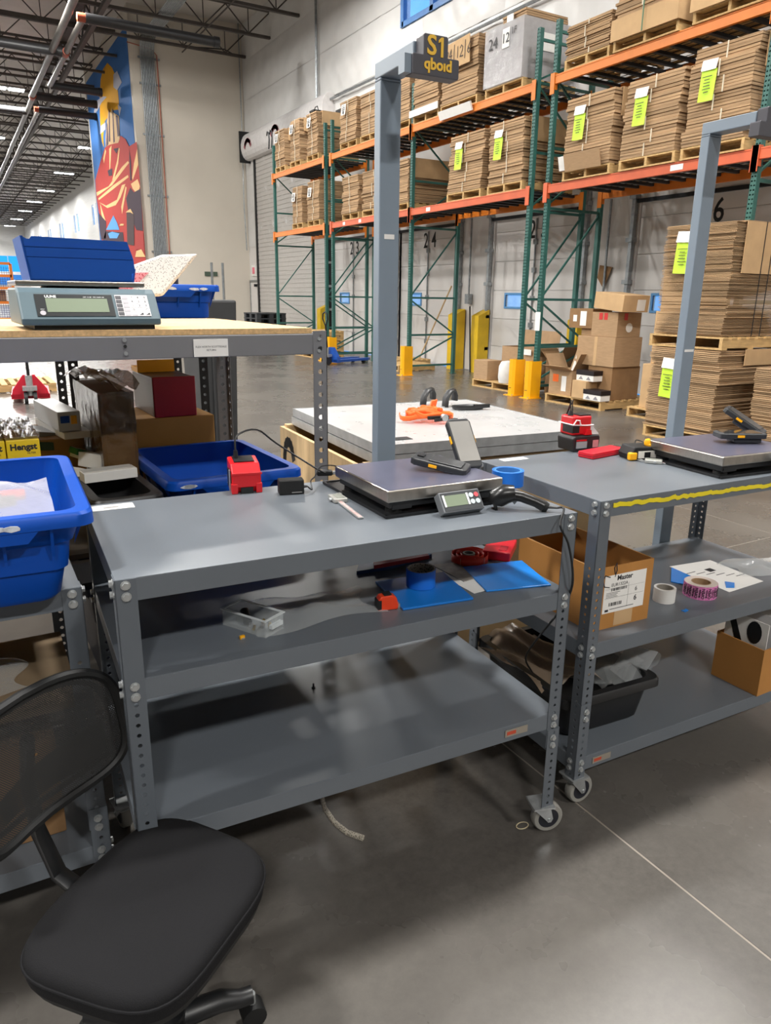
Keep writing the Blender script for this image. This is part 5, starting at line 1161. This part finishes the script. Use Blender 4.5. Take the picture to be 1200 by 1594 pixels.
quadsheet('blue_mailer', 'bright blue folded mailer at the right end of second shelf', 'envelope', [(757, 922), (858, 912), (812, 874), (720, 884)], Z2, .005, BM2, bevel=.002)
sh = quadsheet('printed_sheet', 'printed paper sheet between the blue mailers', 'paper', [(738, 924), (757, 919), (712, 880), (664, 884)], Z2-.0, .001, WHT)
quadsheet('silver_bag', 'grey printed pouch lying over the paper sheet', 'bag', [(722, 906), (742, 900), (712, 876), (672, 880)], Z2+.0012, .002, M('pouch_grey', '8f8a84', .4, var=.3, scale=40))
p = PZ(735, 876, Z2); t = thing('label_roll', 'partly unrolled red label roll beside the red case', 'label roll', (p.x, p.y+.02, Z2+.001))
LR = M('label_red', 'd8341c', .5, var=.06); sp_ = [((.02+.0042*i/4)*math.cos(i*.45)*1.0, (.02+.0042*i/4)*math.sin(i*.45)) for i in range(46)]
m = MB(); n = len(sp_); m.add([(x, y, 0) for x, y in sp_]+[(x, y, .026) for x, y in sp_], [(i, i+1, n+i+1, n+i) for i in range(n-1)], True); m.build('label_band', LR, t, solid=.0008)
MB().lathe([(.014, .001), (.0195, .001), (.0195, .0262), (.014, .0262), (.014, .001)], n=24).build('core', M('core_grey', '8c857b', .7), t)
m = MB()
for i in range(24, 45, 3): x, y = sp_[i]; a = math.atan2(y, x); m.box((x*1.012, y*1.012, .013), (.0012, .001, .022), a)
m.build('label_gaps', M('label_pale', 'e8b8a8', .6), t)
p = PZ(775, 868, Z2); t = thing('tool_case', 'red plastic tool case at the back of second shelf', 'case', (p.x+.03, p.y+.03, Z2), R(42)); MB().bx(-.075, .075, -.045, .045, 0, .03).build('case_body', REDC, t, bevel=.004); MB().bx(-.055, -.01, -.03, -.005, .03, .0312).build('embossed_panel', M('case_emboss', 'b0182a', .4), t)
quadsheet('dark_folder', 'dark red and blue folders under the top shelf shadow', 'folder', [(555, 895), (600, 888), (672, 868), (640, 860), (560, 876)], Z2, .012, M('folder_blue', '173a66', .4))
quadsheet('dark_folder', 'dark red folder lying upon the blue one', 'folder', [(582, 886), (668, 870), (655, 858), (580, 870)], Z2+.0125, .012, M('folder_red', '8e1420', .4))
# third shelf bits
p = PZ(488, 1071, .4335); t = thing('loose_bolt', 'single dark bolt lying on the bottom shelf', 'bolt', (p.x, p.y, .4337)); MB().cyl((0, 0, 0), (0, 0, .004), .006, n=6, smooth=False).cyl((0, 0, .004), (0, 0, .016), .003, n=8).build('bolt_body', DKS, t)
# floor bits
pp = [PZ(x, y, .006) for x, y in ((500, 1236), (505, 1258), (520, 1280), (540, 1296), (566, 1305))]
o = MB().tube(pp, .009, n=8, flat=.5).build('braided_strap', speckle('braid', 'b9b1a2', '6d675c', 220, .4)); tag(o, 'short braided metal strap lying on the floor under the cart', 'strap')
p = PZ(813, 1285, .003); o = MB().tube([(p.x+.022*math.cos(a), p.y+.014*math.sin(a), .003) for a in [R(i*24) for i in range(15)]], .0016, closed=True, n=5).build('rubber_band', M('band_beige', 'cdbf9c', .6)); tag(o, 'beige rubber band on the floor beside the caster', 'rubber band')
# ------------------------------------------------------------------ right-hand cart top
def battery_stack():
    p = PZ(912, 702, ZT); t = thing('charger_battery', 'red charger with white tie clipped on a large black battery', 'charger', (p.x, p.y+.04, ZT), R(-6))
    MB().prism([(-.06, -.045, .0), (.06, -.045, .0), (.064, -.045, .05), (.058, -.045, .062), (-.058, -.045, .062), (-.066, -.045, .05)][::-1], (0, .1, 0)).build('battery_case', M('battery_black', '201f21', .45), t, bevel=.005, fixn=True)
    MB().bx(-.05, .0, -.0475, -.045, .014, .04).build('silver_label', M('label_silver', '9aa3a6', .4), t); MB().bx(-.05, -.003, -.048, -.0455, .042, .047).build('red_label_line', RED, t)
    MB().bx(.028, .054, -.048, -.0455, .014, .042).build('pink_label', M('label_pink', 'c98a8c', .5), t)
    MB().bx(-.06, .028, -.03, .05, .062, .134).build('charger_body', RED, t, bevel=.006); MB().bx(-.062, -.03, -.032, .03, .072, .1).build('side_panel', BLK, t)
    MB().bx(-.02, .03, -.018, .04, .134, .138).build('top_panel', BLK, t); MB().prism([(-.01, -.044, .064), (.022, -.044, .064), (.018, -.044, .082), (.0, -.044, .086)][::-1], (0, .02, 0)).build('latch', RED, t, fixn=True)
    MB().prism([(.02, -.04, .064), (.06, -.04, .064), (.03, -.03, .1)][::-1], (0, .05, 0)).build('clear_tape', film('clear_tape', 'd4d8d8', .4), t, fixn=True)
    MB().tube([(-.064, -.036, .104), (0, -.036, .1), (.032, -.036, .1), (.034, .05, .1), (-.064, .054, .104)], .0026, closed=True, n=6).build('white_tie', Tw, t); MB().tube([(-.062, -.034, .104), (-.05, -.036, .122), (-.035, -.036, .12), (-.028, -.036, .1)], .0026, n=6).build('tie_loop', Tw, t)
    MB().cyl((-.045, .01, .134), (-.045, .01, .152), .012, .008, n=10).build('cable_boot', BLK, t)
    for d in (0, .008): MB().tube([(-.045+d, .01, .15), (-.047+d, .01, .17), (-.047+d, .012, .19), (-.03+d, .03, .19), (-.02, .08, .1)], .0022, n=5).build('wire', BLK, t)
battery_stack()
p = PZ(940, 709, ZT); t = thing('tool_case', 'flat bright red plastic case on the right-hand cart', 'case', (p.x, p.y+.012, ZT), R(8)); MB().bx(-.1, .1, -.034, .034, 0, .022).build('case_body', REDC, t, bevel=.003); MB().bx(-.102, .102, -.036, .036, .01, .012).build('seam_lip', M('case_emboss', 'b0182a', .4), t)
p = PZ(1014, 716, ZT); t = thing('drill_battery', 'black and yellow battery charger beside the flat red case', 'charger', (p.x, p.y+.05, ZT), R(-14))
MB().prism([(-.07, -.045, 0), (.06, -.045, 0), (.066, -.045, .03), (.03, -.045, .048), (-.06, -.045, .05), (-.074, -.045, .02)][::-1], (0, .085, 0)).build('charger_body', BLKM, t, bevel=.005, fixn=True)
MB().bx(-.045, .06, -.0475, -.044, .008, .034).build('white_side', M('side_white', 'd8d4cc', .5), t); MB().bx(-.02, .005, -.049, -.047, .01, .03).build('black_tag', BLK, t)
for x, r, z in ((.02, .02, .05), (.045, .016, .04), (.01, .014, .058)): MB().lathe([(0, 0), (r, 0), (r*1.1, .01), (r*.8, .02), (0, .024)], (x, -.02, z-.006), 16).build('yellow_knob', YEL, t)
MB().bx(-.082, -.05, -.05, -.03, .002, .03).build('yellow_clip', YEL, t, bevel=.005)
cable('thin black wire behind the drill battery', [PZ(930, 697, ZT+.008), PZ(955, 694, ZT+.01), PZ(985, 696, ZT+.012), PZ(990, 685, ZT+.03), PZ(1005, 690, ZT+.025)], .0022)
caliper('second caliper with its blade toward the right-hand scale', (1010, 720), (1105, 728), ZT)
# ------------------------------------------------------------------ right-hand cart, second and third shelves
ZR = .5925
p = PZ(933, 985, ZR)
t = thing('carton', 'open brown carton with white label on the right-hand cart', 'box', (PZ(933, 988, ZR).x+.12, PZ(933, 988, ZR).y+.215, ZR), R(-2.5))
bw_, bd_, bh_ = .25, .39, .215
BRN = M('carton_brown', 'b07a3c', .8, var=.06)
for nme, a in (('wall_front', (-bw_/2, bw_/2, -bd_/2, -bd_/2+.005)), ('wall_back', (-bw_/2, bw_/2, bd_/2-.005, bd_/2)), ('wall_left', (-bw_/2, -bw_/2+.005, -bd_/2+.005, bd_/2-.005)), ('wall_right', (bw_/2-.005, bw_/2, -bd_/2+.005, bd_/2-.005))):
    MB().bx(*a, .005, bh_).build('side_panel', BRN, t)
MB().bx(-bw_/2, bw_/2, -bd_/2, bd_/2, 0, .005).build('base_panel', BRN, t)
fl = MB().bx(0, .13, -bd_/2+.01, bd_/2-.01, 0, .004).build('inner_flap', CARDI, t, loc=(-bw_/2+.006, 0, bh_-.002)); fl.rotation_euler = (0, R(68), 0)
lbn = MB().bx(-.085, .095, -bd_/2-.0012, -bd_/2, .055, .185).build('label', WHT, t)
yq = -bd_/2-.0015
text('Master', .024, (.0, yq, .172), (1, 0, 0), (0, 0, 1), INK, lbn, .0002, .0006); text('EUR1322A', .016, (-.02, yq, .15), (1, 0, 0), (0, 0, 1), INK, lbn, .0002)
text('6', .022, (.055, yq, .122), (1, 0, 0), (0, 0, 1), INK, lbn, .0002); text('6', .026, (.055, yq, .09), (1, 0, 0), (0, 0, 1), INK, lbn, .0002, .0005)
def bars(x0, x1, z0, z1, par, y=yq):
    q = random.Random(9); m = MB(); x = x0
    while x < x1: w_ = q.uniform(.0008, .003); m.bx(x, x+w_, y-.0003, y, z0, z1); x += w_+q.uniform(.0008, .003)
    return m.build('barcode', INK, par)
bars(-.055, .01, .13, .14, lbn); bars(-.06, -.005, .078, .09, lbn)
m = MB().bx(.02, .0206, yq-.0002, yq, .065, .15).bx(-.08, .09, yq-.0002, yq, .106, .1066).bx(-.08, .09, yq-.0002, yq, .138, .1384)
for i, wv in enumerate((.06, .05, .045, .05)): m.bx(-.075, -.075+wv, yq-.0002, yq, .124-.005*i, .1255-.005*i)
m.bx(-.055, .05, yq-.0002, yq, .066, .068).bx(-.075, -.06, yq-.0002, yq, .06, .068); m.build('print_lines', INK, lbn)
MB().bx(-.03, .05, -bd_/2-.0008, -bd_/2, .005, .055).build('tape_strip', CARDL, t)
m = stroke_mb(MB(), [(.0, .0), (-.02, .008), (-.03, -.005), (-.02, -.03), (.0, -.035)], (-.065, -bd_/2-.001, .18), (1, 0, 0), (0, 0, 1), .003); stroke_mb(m, [(-.045, .06-.06), (-.05, .02), (-.042, .035), (-.038, .01), (-.044, -.01)], (.0, -bd_/2-.001, .19), (1, 0, 0), (0, 0, 1), .003); m.build('pen_mark', INK, t)
p = PZ(1105, 932, ZR); t = thing('label_roll', 'pink label roll printed OPEN on the right-hand cart', 'label roll', (p.x, p.y+.045, ZR))
MB().lathe([(.034, 0), (.058, 0), (.058, .05), (.034, .05)], n=48).build('label_winding', M('roll_pink', 'd87ab4', .5), t); MB().lathe([(.031, 0), (.034, 0), (.034, .051), (.031, .051), (.031, 0)], n=32).build('core', CARD, t)
MB().lathe([(.034, .0502), (.057, .0502)], n=48).build('paper_edge', M('roll_cream', 'ddcfc4', .7), t)
for k in range(-5, 6):
    a = R(-93+25*k*.9); px_, py_ = .0584*math.cos(a), .0584*math.sin(a); tx = Vector((-math.sin(a), math.cos(a), 0))
    MB().box((.0583*math.cos(a+R(11.2)), .0583*math.sin(a+R(11.2)), .025), (.0006, .0012, .05), a+R(11.2)).build('label_gap', M('roll_pale', 'ecc6da', .5), t)
    text('OPEN', .015, (px_+tx.x*.006, py_+tx.y*.006, .025), (0, 0, 1), -tx, INK, t, .0002, .0004, name='lettering'); text('Multiple', .0095, (px_-tx.x*.006, py_-tx.y*.006, .025), (0, 0, 1), -tx, INK, t, .0002, .0002, name='lettering')
p = PZ(1047, 938, ZR); t = thing('tape_roll', 'white tape roll between the carton and pink label roll', 'tape', (p.x-.012, p.y+.03, ZR)); roll(t, .038, .026, .05, M('tape_white', 'dcdad6', .5), M('core_grey', '8c857b', .7))
d = quadsheet('document', 'printed white document sheet behind the pink label roll', 'paper', [(1135, 922), (1188, 905), (1105, 872), (1042, 882)], ZR, .0008, WHT)
m = MB()
for i in range(6): m.bx(-.1+.03*i, -.05+.03*i, .06-.022*i, .064-.022*i, .0008, .0011)
m.bx(.0, .035, .03, .06, .0008, .0011); m.build('print_lines', INK, d)
quadsheet('blue_strip', 'blue plastic strip under the document, beside carton', 'strip', [(1045, 884), (1080, 900), (1078, 913), (1044, 906)], ZR+.001, .003, BM2)
quadsheet('blue_strip', 'short blue strip poking out right of the pink label roll', 'strip', [(1128, 906), (1143, 908), (1143, 915), (1130, 915)], ZR+.001, .003, BM2)
p = PZ(1066, 951, ZR); t = thing('blue_scrap', 'tiny torn blue scrap near the shelf front edge', 'scrap', (p.x, p.y, ZR+.0005), R(15)); MB().prism([(-.012, -.006, 0), (.01, -.008, 0), (.013, .004, 0), (0, .003, 0), (-.01, .009, 0)], (0, 0, .003)).build('scrap', BM2, t, fixn=True)
flatbag('clear_bag', 'clear flat bag at the right end of the middle shelf', 2.72, 1.66, ZR, .26, .16, .02, R(-10), BAG, 8)
# bottom shelf of the right-hand cart
ZL3 = .1845
tote('tote', 'black tote holding brown and clear packaging, bottom shelf', 1.82, 1.79, ZL3, .54, .42, .17, R(-4), M('tote_black', '1b1b1c', .4), wear=False, ribs=False, taper=.02, bands=False)
t = thing('clear_packaging', 'crumpled clear blister packs standing in the small black tote', 'packaging', (1.92, 1.66, ZL3+.1), R(-4))
t2 = thing('plastic_sheet', 'crumpled brown plastic sheet spilling over the black tote', 'sheet', (1.73, 1.84, ZL3+.15), R(-4))
MB().grid(lambda u, v: (-.13+.27*u, -.2+.42*v, .03+.03*math.sin(5*u+2)*math.sin(4*v)+.012*math.sin(17*u+9*v)-.06*abs(u-.5)), 20, 20).build('sheet_film', film('brown_sheet', '9c8874', .85, .3, bump=.6, bscale=12), t2)
for i in range(5):
    a = R(50+18*i); x = -.1+.05*i
    MB().grid(lambda u, v, x=x, a=a, i=i: (x+.07*u+.01*math.sin(7*v+i), -.08+.16*v, .02+.1*u*math.sin(a)+.012*math.sin(9*u+7*v+i)), 8, 8).build('blister_sheet', BAG, t)
MB().prism([(.05, -.08, .0), (.12, -.1, .14), (.1, .02, .12), (.04, .04, .02)], (.001, 0, 0)).build('blister_card', film('clear_card', 'd6d8da', .35), t, fixn=True)
p = PZ(1118, 1055, ZL3)
t = thing('carton', 'brown open box with large sign sheets, right edge bottom shelf', 'box', (2.625, 1.53, ZL3), 0)
for a in ((-.15, .15, -.1, -.095), (-.15, .15, .095, .1), (-.15, -.145, -.095, .095), (.145, .15, -.095, .095)): MB().bx(*a, .004, .19).build('side_panel', BRN, t)
MB().bx(-.15, .15, -.1, .1, 0, .004).build('base_panel', BRN, t)
for i, x in enumerate((-.125, -.07, 0.)):
    s = MB().bx(0, .003, -.088, .088, 0, .275).build('sign_sheet', WHT if i != 1 else M('sheet_grey', 'd0cfd0', .5), t, loc=(x, 0, .008)); s.rotation_euler = (0, R(-5-2*i if i == 0 else 6), 0)
    if i == 0:
        s.rotation_euler = (0, 0, 0)
        MB().prism([(-.001, -.035+.03*math.cos(a), .225+.045*math.sin(a)) for a in [R(k*20) for k in range(18)]], (-.001, 0, 0)).build('black_oval', BLK, s, fixn=True)
        MB().prism([(-.001, .085, .27), (-.001, .055, .27), (-.001, .01, .17), (-.001, .04, .17)], (-.001, 0, 0)).build('black_stripe', BLK, s, fixn=True)
# ------------------------------------------------------------------ things on and under the left cart
flatbag('film_roll', 'crumpled clear film on the middle board of left cart', -.12, 1.93, .684, .34, .2, .05, 0, BAG, 12)
carton('carton', 'brown carton at the back of the left cart', -.2, 2.08, .684, .4, .1, .18, 0, M('carton_tan', 'b98a48', .8, var=.05))
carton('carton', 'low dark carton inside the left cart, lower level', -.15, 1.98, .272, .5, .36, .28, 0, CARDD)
# ------------------------------------------------------------------ far pallet jacks and odds
def jack(label, x, y, rz, mat, sc=1.):
    t = thing('pallet_jack', label, 'pallet jack', (x, y, 0), rz)
    for s in (-1, 1): MB().prism([(s*.19-.08, -.1, .07), (s*.19+.08, -.1, .07), (s*.19+.08, 1.0, .07), (s*.19, 1.15, .07), (s*.19-.08, 1.0, .07)], (0, 0, .06)).build('fork', mat, t, fixn=True)
    MB().prism([(-.27, -.1, .06), (.27, -.1, .06), (.24, -.1, .2), (.08, -.1, .42), (-.08, -.1, .42), (-.24, -.1, .2)][::-1], (0, .1, 0)).build('yoke', mat, t, fixn=True)
    MB().cyl((0, -.2, .12), (0, -.2, .42), .05, n=10).bx(-.1, .1, -.3, -.12, .2, .26).build('pump', STEEL, t)
    for s in (-1, 1): MB().cyl((s*.04, -.22, .09), (s*.09, -.22, .09), .09, n=16).build('wheel', M('wheel_dark', '2a2a2c', .5), t)
    for s in (-1, 1): MB().cyl((s*.19-.04, .9, .04), (s*.19+.04, .9, .04), .04, n=10).build('load_roller', M('wheel_dark', '2a2a2c', .5), t)
    MB().tube([(0, -.2, .42), (0, -.24, .95)], .022, n=8).build('drawbar', BLK, t)
    MB().tube([(0, -.24, .92), (-.09, -.25, 1.1), (-.07, -.26, 1.22), (0, -.26, 1.26), (.07, -.26, 1.22), (.09, -.25, 1.1)], .018, closed=True, n=8).build('handle', BLK, t)
    return t
jack('blue pallet jack beside the yellow upright guards', 8.2, 16.75, R(-72), M('jack_blue', '1e50a8', .4))
jack('red pallet jack on the floor seen below the shelf beam', .98, 12.6, R(-5), M('jack_red', 'c41830', .4))
pallet(1.0, 14.45, 0, 1.0, 1.2, 'floor pallet behind the red pallet jack')
pallet(9.95, 16.3, 0, 1.0, 1.1, 'floor pallet with the blue pallet jack at its side')
pallet(9.25, 15.0, 0, 1.0, 1.0, 'floor pallet at the sill of door 24')
for i in range(7):
    t = thing('plastic_pallet', 'black plastic pallet stacked by the roll-up door, '+('lowest of the stack', 'second from the floor', 'third from the floor', 'middle of the stack', 'third from the top', 'second from the top', 'topmost of the stack')[i], 'pallet', (9.0, 23.4, .156*i), 0, 'black plastic pallets')
    m = MB().bx(-.5, .5, -.6, .6, .12, .155)
    m.build('deck', M('pallet_plastic', '2d3034', .6), t)
    for x in (-.42, 0, .42):
        for y in (-.5, 0, .5): MB().bx(x-.07, x+.07, y-.09, y+.09, 0, .12).build('foot', M('pallet_plastic', '2d3034', .6), t)
for i in range(5): pallet(9.05, 19.4, .142*i, 1.0, 1.2, 'wooden pallet stacked between the far uprights, '+('lowest of the stack', 'second from the floor', 'middle of the stack', 'second from the top', 'topmost of the stack')[i])
# far orange rack with mesh, left of the scale
t = thing('pallet_rack', 'far orange rack with dark purple mesh at the left edge', 'rack', (0, 0, 0))
xo = PY(22, 460, 40).x
for x in (xo-3.0, xo): MB().bx(x-.06, x+.06, 40, 40.1, 0, 2.9).build('upright', ORG, t)
for z in (.35, 1.1, 1.75, 2.3, 2.85): MB().bx(xo-3, xo, 40, 40.08, z, z+.12).build('beam', ORG, t)
m = MB()
for k in range(30): m.bx(xo-3+.1*k, xo-3+.1*k+.015, 40.12, 40.13, 0, 2.8)
for k in range(28): m.bx(xo-3, xo, 40.12, 40.13, .1*k, .1*k+.015)
m.build('mesh_panel', M('mesh_purple', '3a2c5a', .5), t)['kind'] = 'stuff'
for i in range(2): carton('carton', 'tan carton on the far orange rack, '+('left' if i == 0 else 'right'), xo-.7-1.2*i, 40.9, 1.23, .8, .8, .5, 0, CARD)
MB().bx(xo-2.9, xo-.05, 40.1, 41.2, 1.2, 1.225).build('shelf_board', DKS, t)
# ================================================================== the office chair
t = thing('office_chair', 'black swivel office chair with mesh back, cut by the corner', 'chair', (.216, 1.289, 0), 0)
ang = .662                        # seat rear edge direction
EX = Vector((math.cos(ang), math.sin(ang), 0)); EY = Vector((-math.sin(ang), math.cos(ang), 0))   # EX along the back, EY to the rear
t.rotation_euler = (0, 0, ang)
# seat outline (local x along the back rest, y to the rear)
def seat_ring(k, z, dz=0.):
    pts = []
    for i in range(48):
        a = 2*math.pi*i/48; c_, s_ = math.cos(a), math.sin(a); e = .52
        x = .226*math.copysign(abs(c_)**e, c_); y = .18*math.copysign(abs(s_)**e, s_)
        x *= 1+.06*(y/.187)
        dip = .012*(1-(x/.25)**2)-.018*max(0, -y/.187)**3
        pts.append((x*k, y*k, z+(dip-.012)*1.0))
    return pts
def seat_mesh(rings):
    n = 48; vs = [v for r in rings for v in r]; fs = [(i*n+j, i*n+(j+1) % n, (i+1)*n+(j+1) % n, (i+1)*n+j) for i in range(len(rings)-1) for j in range(n)]
    fs += [tuple(range(n-1, -1, -1)), tuple((len(rings)-1)*n+j for j in range(n))]
    return MB().add(vs, fs, True)
ZS = .44
seat_mesh([seat_ring(.93, ZS-.055), seat_ring(.985, ZS-.05), seat_ring(1.0, ZS-.03), seat_ring(.992, ZS-.012), seat_ring(.965, ZS+.001), seat_ring(.9, ZS+.008), seat_ring(.7, ZS+.011), seat_ring(.3, ZS+.012)]).build('seat_cushion', FAB, t)
seat_mesh([seat_ring(.75, ZS-.085), seat_ring(.95, ZS-.07), seat_ring(.955, ZS-.05), seat_ring(.8, ZS-.05)]).build('seat_pan', BLKM, t)
MB().tube([tuple(v) for v in seat_ring(1.0, ZS-.018)], .003, closed=True, n=6).build('seat_piping', FAB, t)
# back rest: a rounded frame with mesh, curved in plan
def backp(u, v, off=0.):
    x = -.008+.196*u; y = .27-.05*u*u+off+.022*v; z = .703+.13*v
    return Vector((x, y, z))
def outline(n=56, k=1.):
    out = []
    for i in range(n):
        a = 2*math.pi*i/n; c_, s_ = math.cos(a), math.sin(a); e = .55
        out.append((k*math.copysign(abs(c_)**e, c_), k*math.copysign(abs(s_)**e, s_)))
    return out
MB().tube([backp(u, v) for u, v in outline()], .011, closed=True, n=8).build('back_frame', BLKM, t)
MB().tube([backp(u*.93, v*.85, .015) for u, v in outline(k=.98)], .006, closed=True, n=6).build('inner_seam', BLKM, t)
def meshmat():
    m = bpy.data.materials.new('back_mesh'); m.use_nodes = True; nt = m.node_tree; b = nt.nodes['Principled BSDF']; o = nt.nodes['Material Output']
    b.inputs['Base Color'].default_value = (.02, .02, .02, 1); b.inputs['Roughness'].default_value = .6
    tc = nt.nodes.new('ShaderNodeTexCoord'); sx = nt.nodes.new('ShaderNodeSeparateXYZ'); nt.links.new(tc.outputs['Object'], sx.inputs[0])
    def wave(a, f):
        mu = nt.nodes.new('ShaderNodeMath'); mu.operation = 'MULTIPLY'; mu.inputs[1].default_value = f; nt.links.new(a, mu.inputs[0])
        si = nt.nodes.new('ShaderNodeMath'); si.operation = 'SINE'; nt.links.new(mu.outputs[0], si.inputs[0]); return si.outputs[0]
    pr = nt.nodes.new('ShaderNodeMath'); pr.operation = 'MULTIPLY'; nt.links.new(wave(sx.outputs['X'], 1250), pr.inputs[0]); nt.links.new(wave(sx.outputs['Z'], 1050), pr.inputs[1])
    gt = nt.nodes.new('ShaderNodeMath'); gt.operation = 'GREATER_THAN'; gt.inputs[1].default_value = .55; nt.links.new(pr.outputs[0], gt.inputs[0])
    tr = nt.nodes.new('ShaderNodeBsdfTransparent'); mx = nt.nodes.new('ShaderNodeMixShader'); nt.links.new(gt.outputs[0], mx.inputs[0]); nt.links.new(b.outputs[0], mx.inputs[1]); nt.links.new(tr.outputs[0], mx.inputs[2]); nt.links.new(mx.outputs[0], o.inputs[0]); return m
ol = outline(64); MM = meshmat()
def bm(u, v):     # polar fill of the outline
    i = u*63.999; k = int(i); f = i-k; a = ol[k]; b = ol[(k+1) % 64]; return backp((a[0]+(b[0]-a[0])*f)*v, (a[1]+(b[1]-a[1])*f)*v)
MB().grid(lambda u, v: bm(u, .02+.98*v), 64, 8).build('back_mesh', MM, t)
MB().grid(lambda u, v: backp(1.7*(u-.5), -.75+.5*v+.35*(u-.5)*v, .018), 16, 4).build('lumbar_pad', MM, t)
MB().tube([(0, .3, .72), (0, .315, .62), (0, .305, .5), (0, .26, .4), (0, .17, .365), (0, .02, .36)], .034, n=10, flat=.45).build('back_support', BLK, t)
MB().bx(-.07, .07, -.1, .09, .335, .37).build('tilt_mechanism', BLKM, t); MB().tube([(.05, -.02, .35), (.2, -.04, .345), (.24, -.04, .34)], .007).build('lever', BLKM, t)
MB().cyl((0, 0, .1), (0, 0, .34), .025, n=16).build('gas_column', BLK, t); MB().cyl((0, 0, .06), (0, 0, .13), .042, n=18).build('hub', BLK, t)
tip = PZ(392, 1545, .085); a0 = math.atan2(tip.y-1.289, tip.x-.216)-ang; RB_ = math.hypot(tip.y-1.289, tip.x-.216)
for k in range(5):
    a = a0+2*math.pi*k/5; d = Vector((math.cos(a), math.sin(a), 0)); r_ = RB_
    MB().tube([d*.03+Vector((0, 0, .1)), d*.12+Vector((0, 0, .098)), d*r_*.85+Vector((0, 0, .082)), d*r_+Vector((0, 0, .08))], [.026, .024, .02, .019], n=10, flat=.8).build('base_leg', BLK, t)
    n_ = Vector((-d.y, d.x, 0)); cpos = d*r_+Vector((0, 0, .028))
    o = MB().cyl(cpos-n_*.02, cpos+n_*.02, .028, n=18).build('caster', BLKM, t); MB().cyl(cpos+Vector((0, 0, .02)), cpos+Vector((0, 0, .055)), .008, n=8).build('caster_stem', STEEL, o)
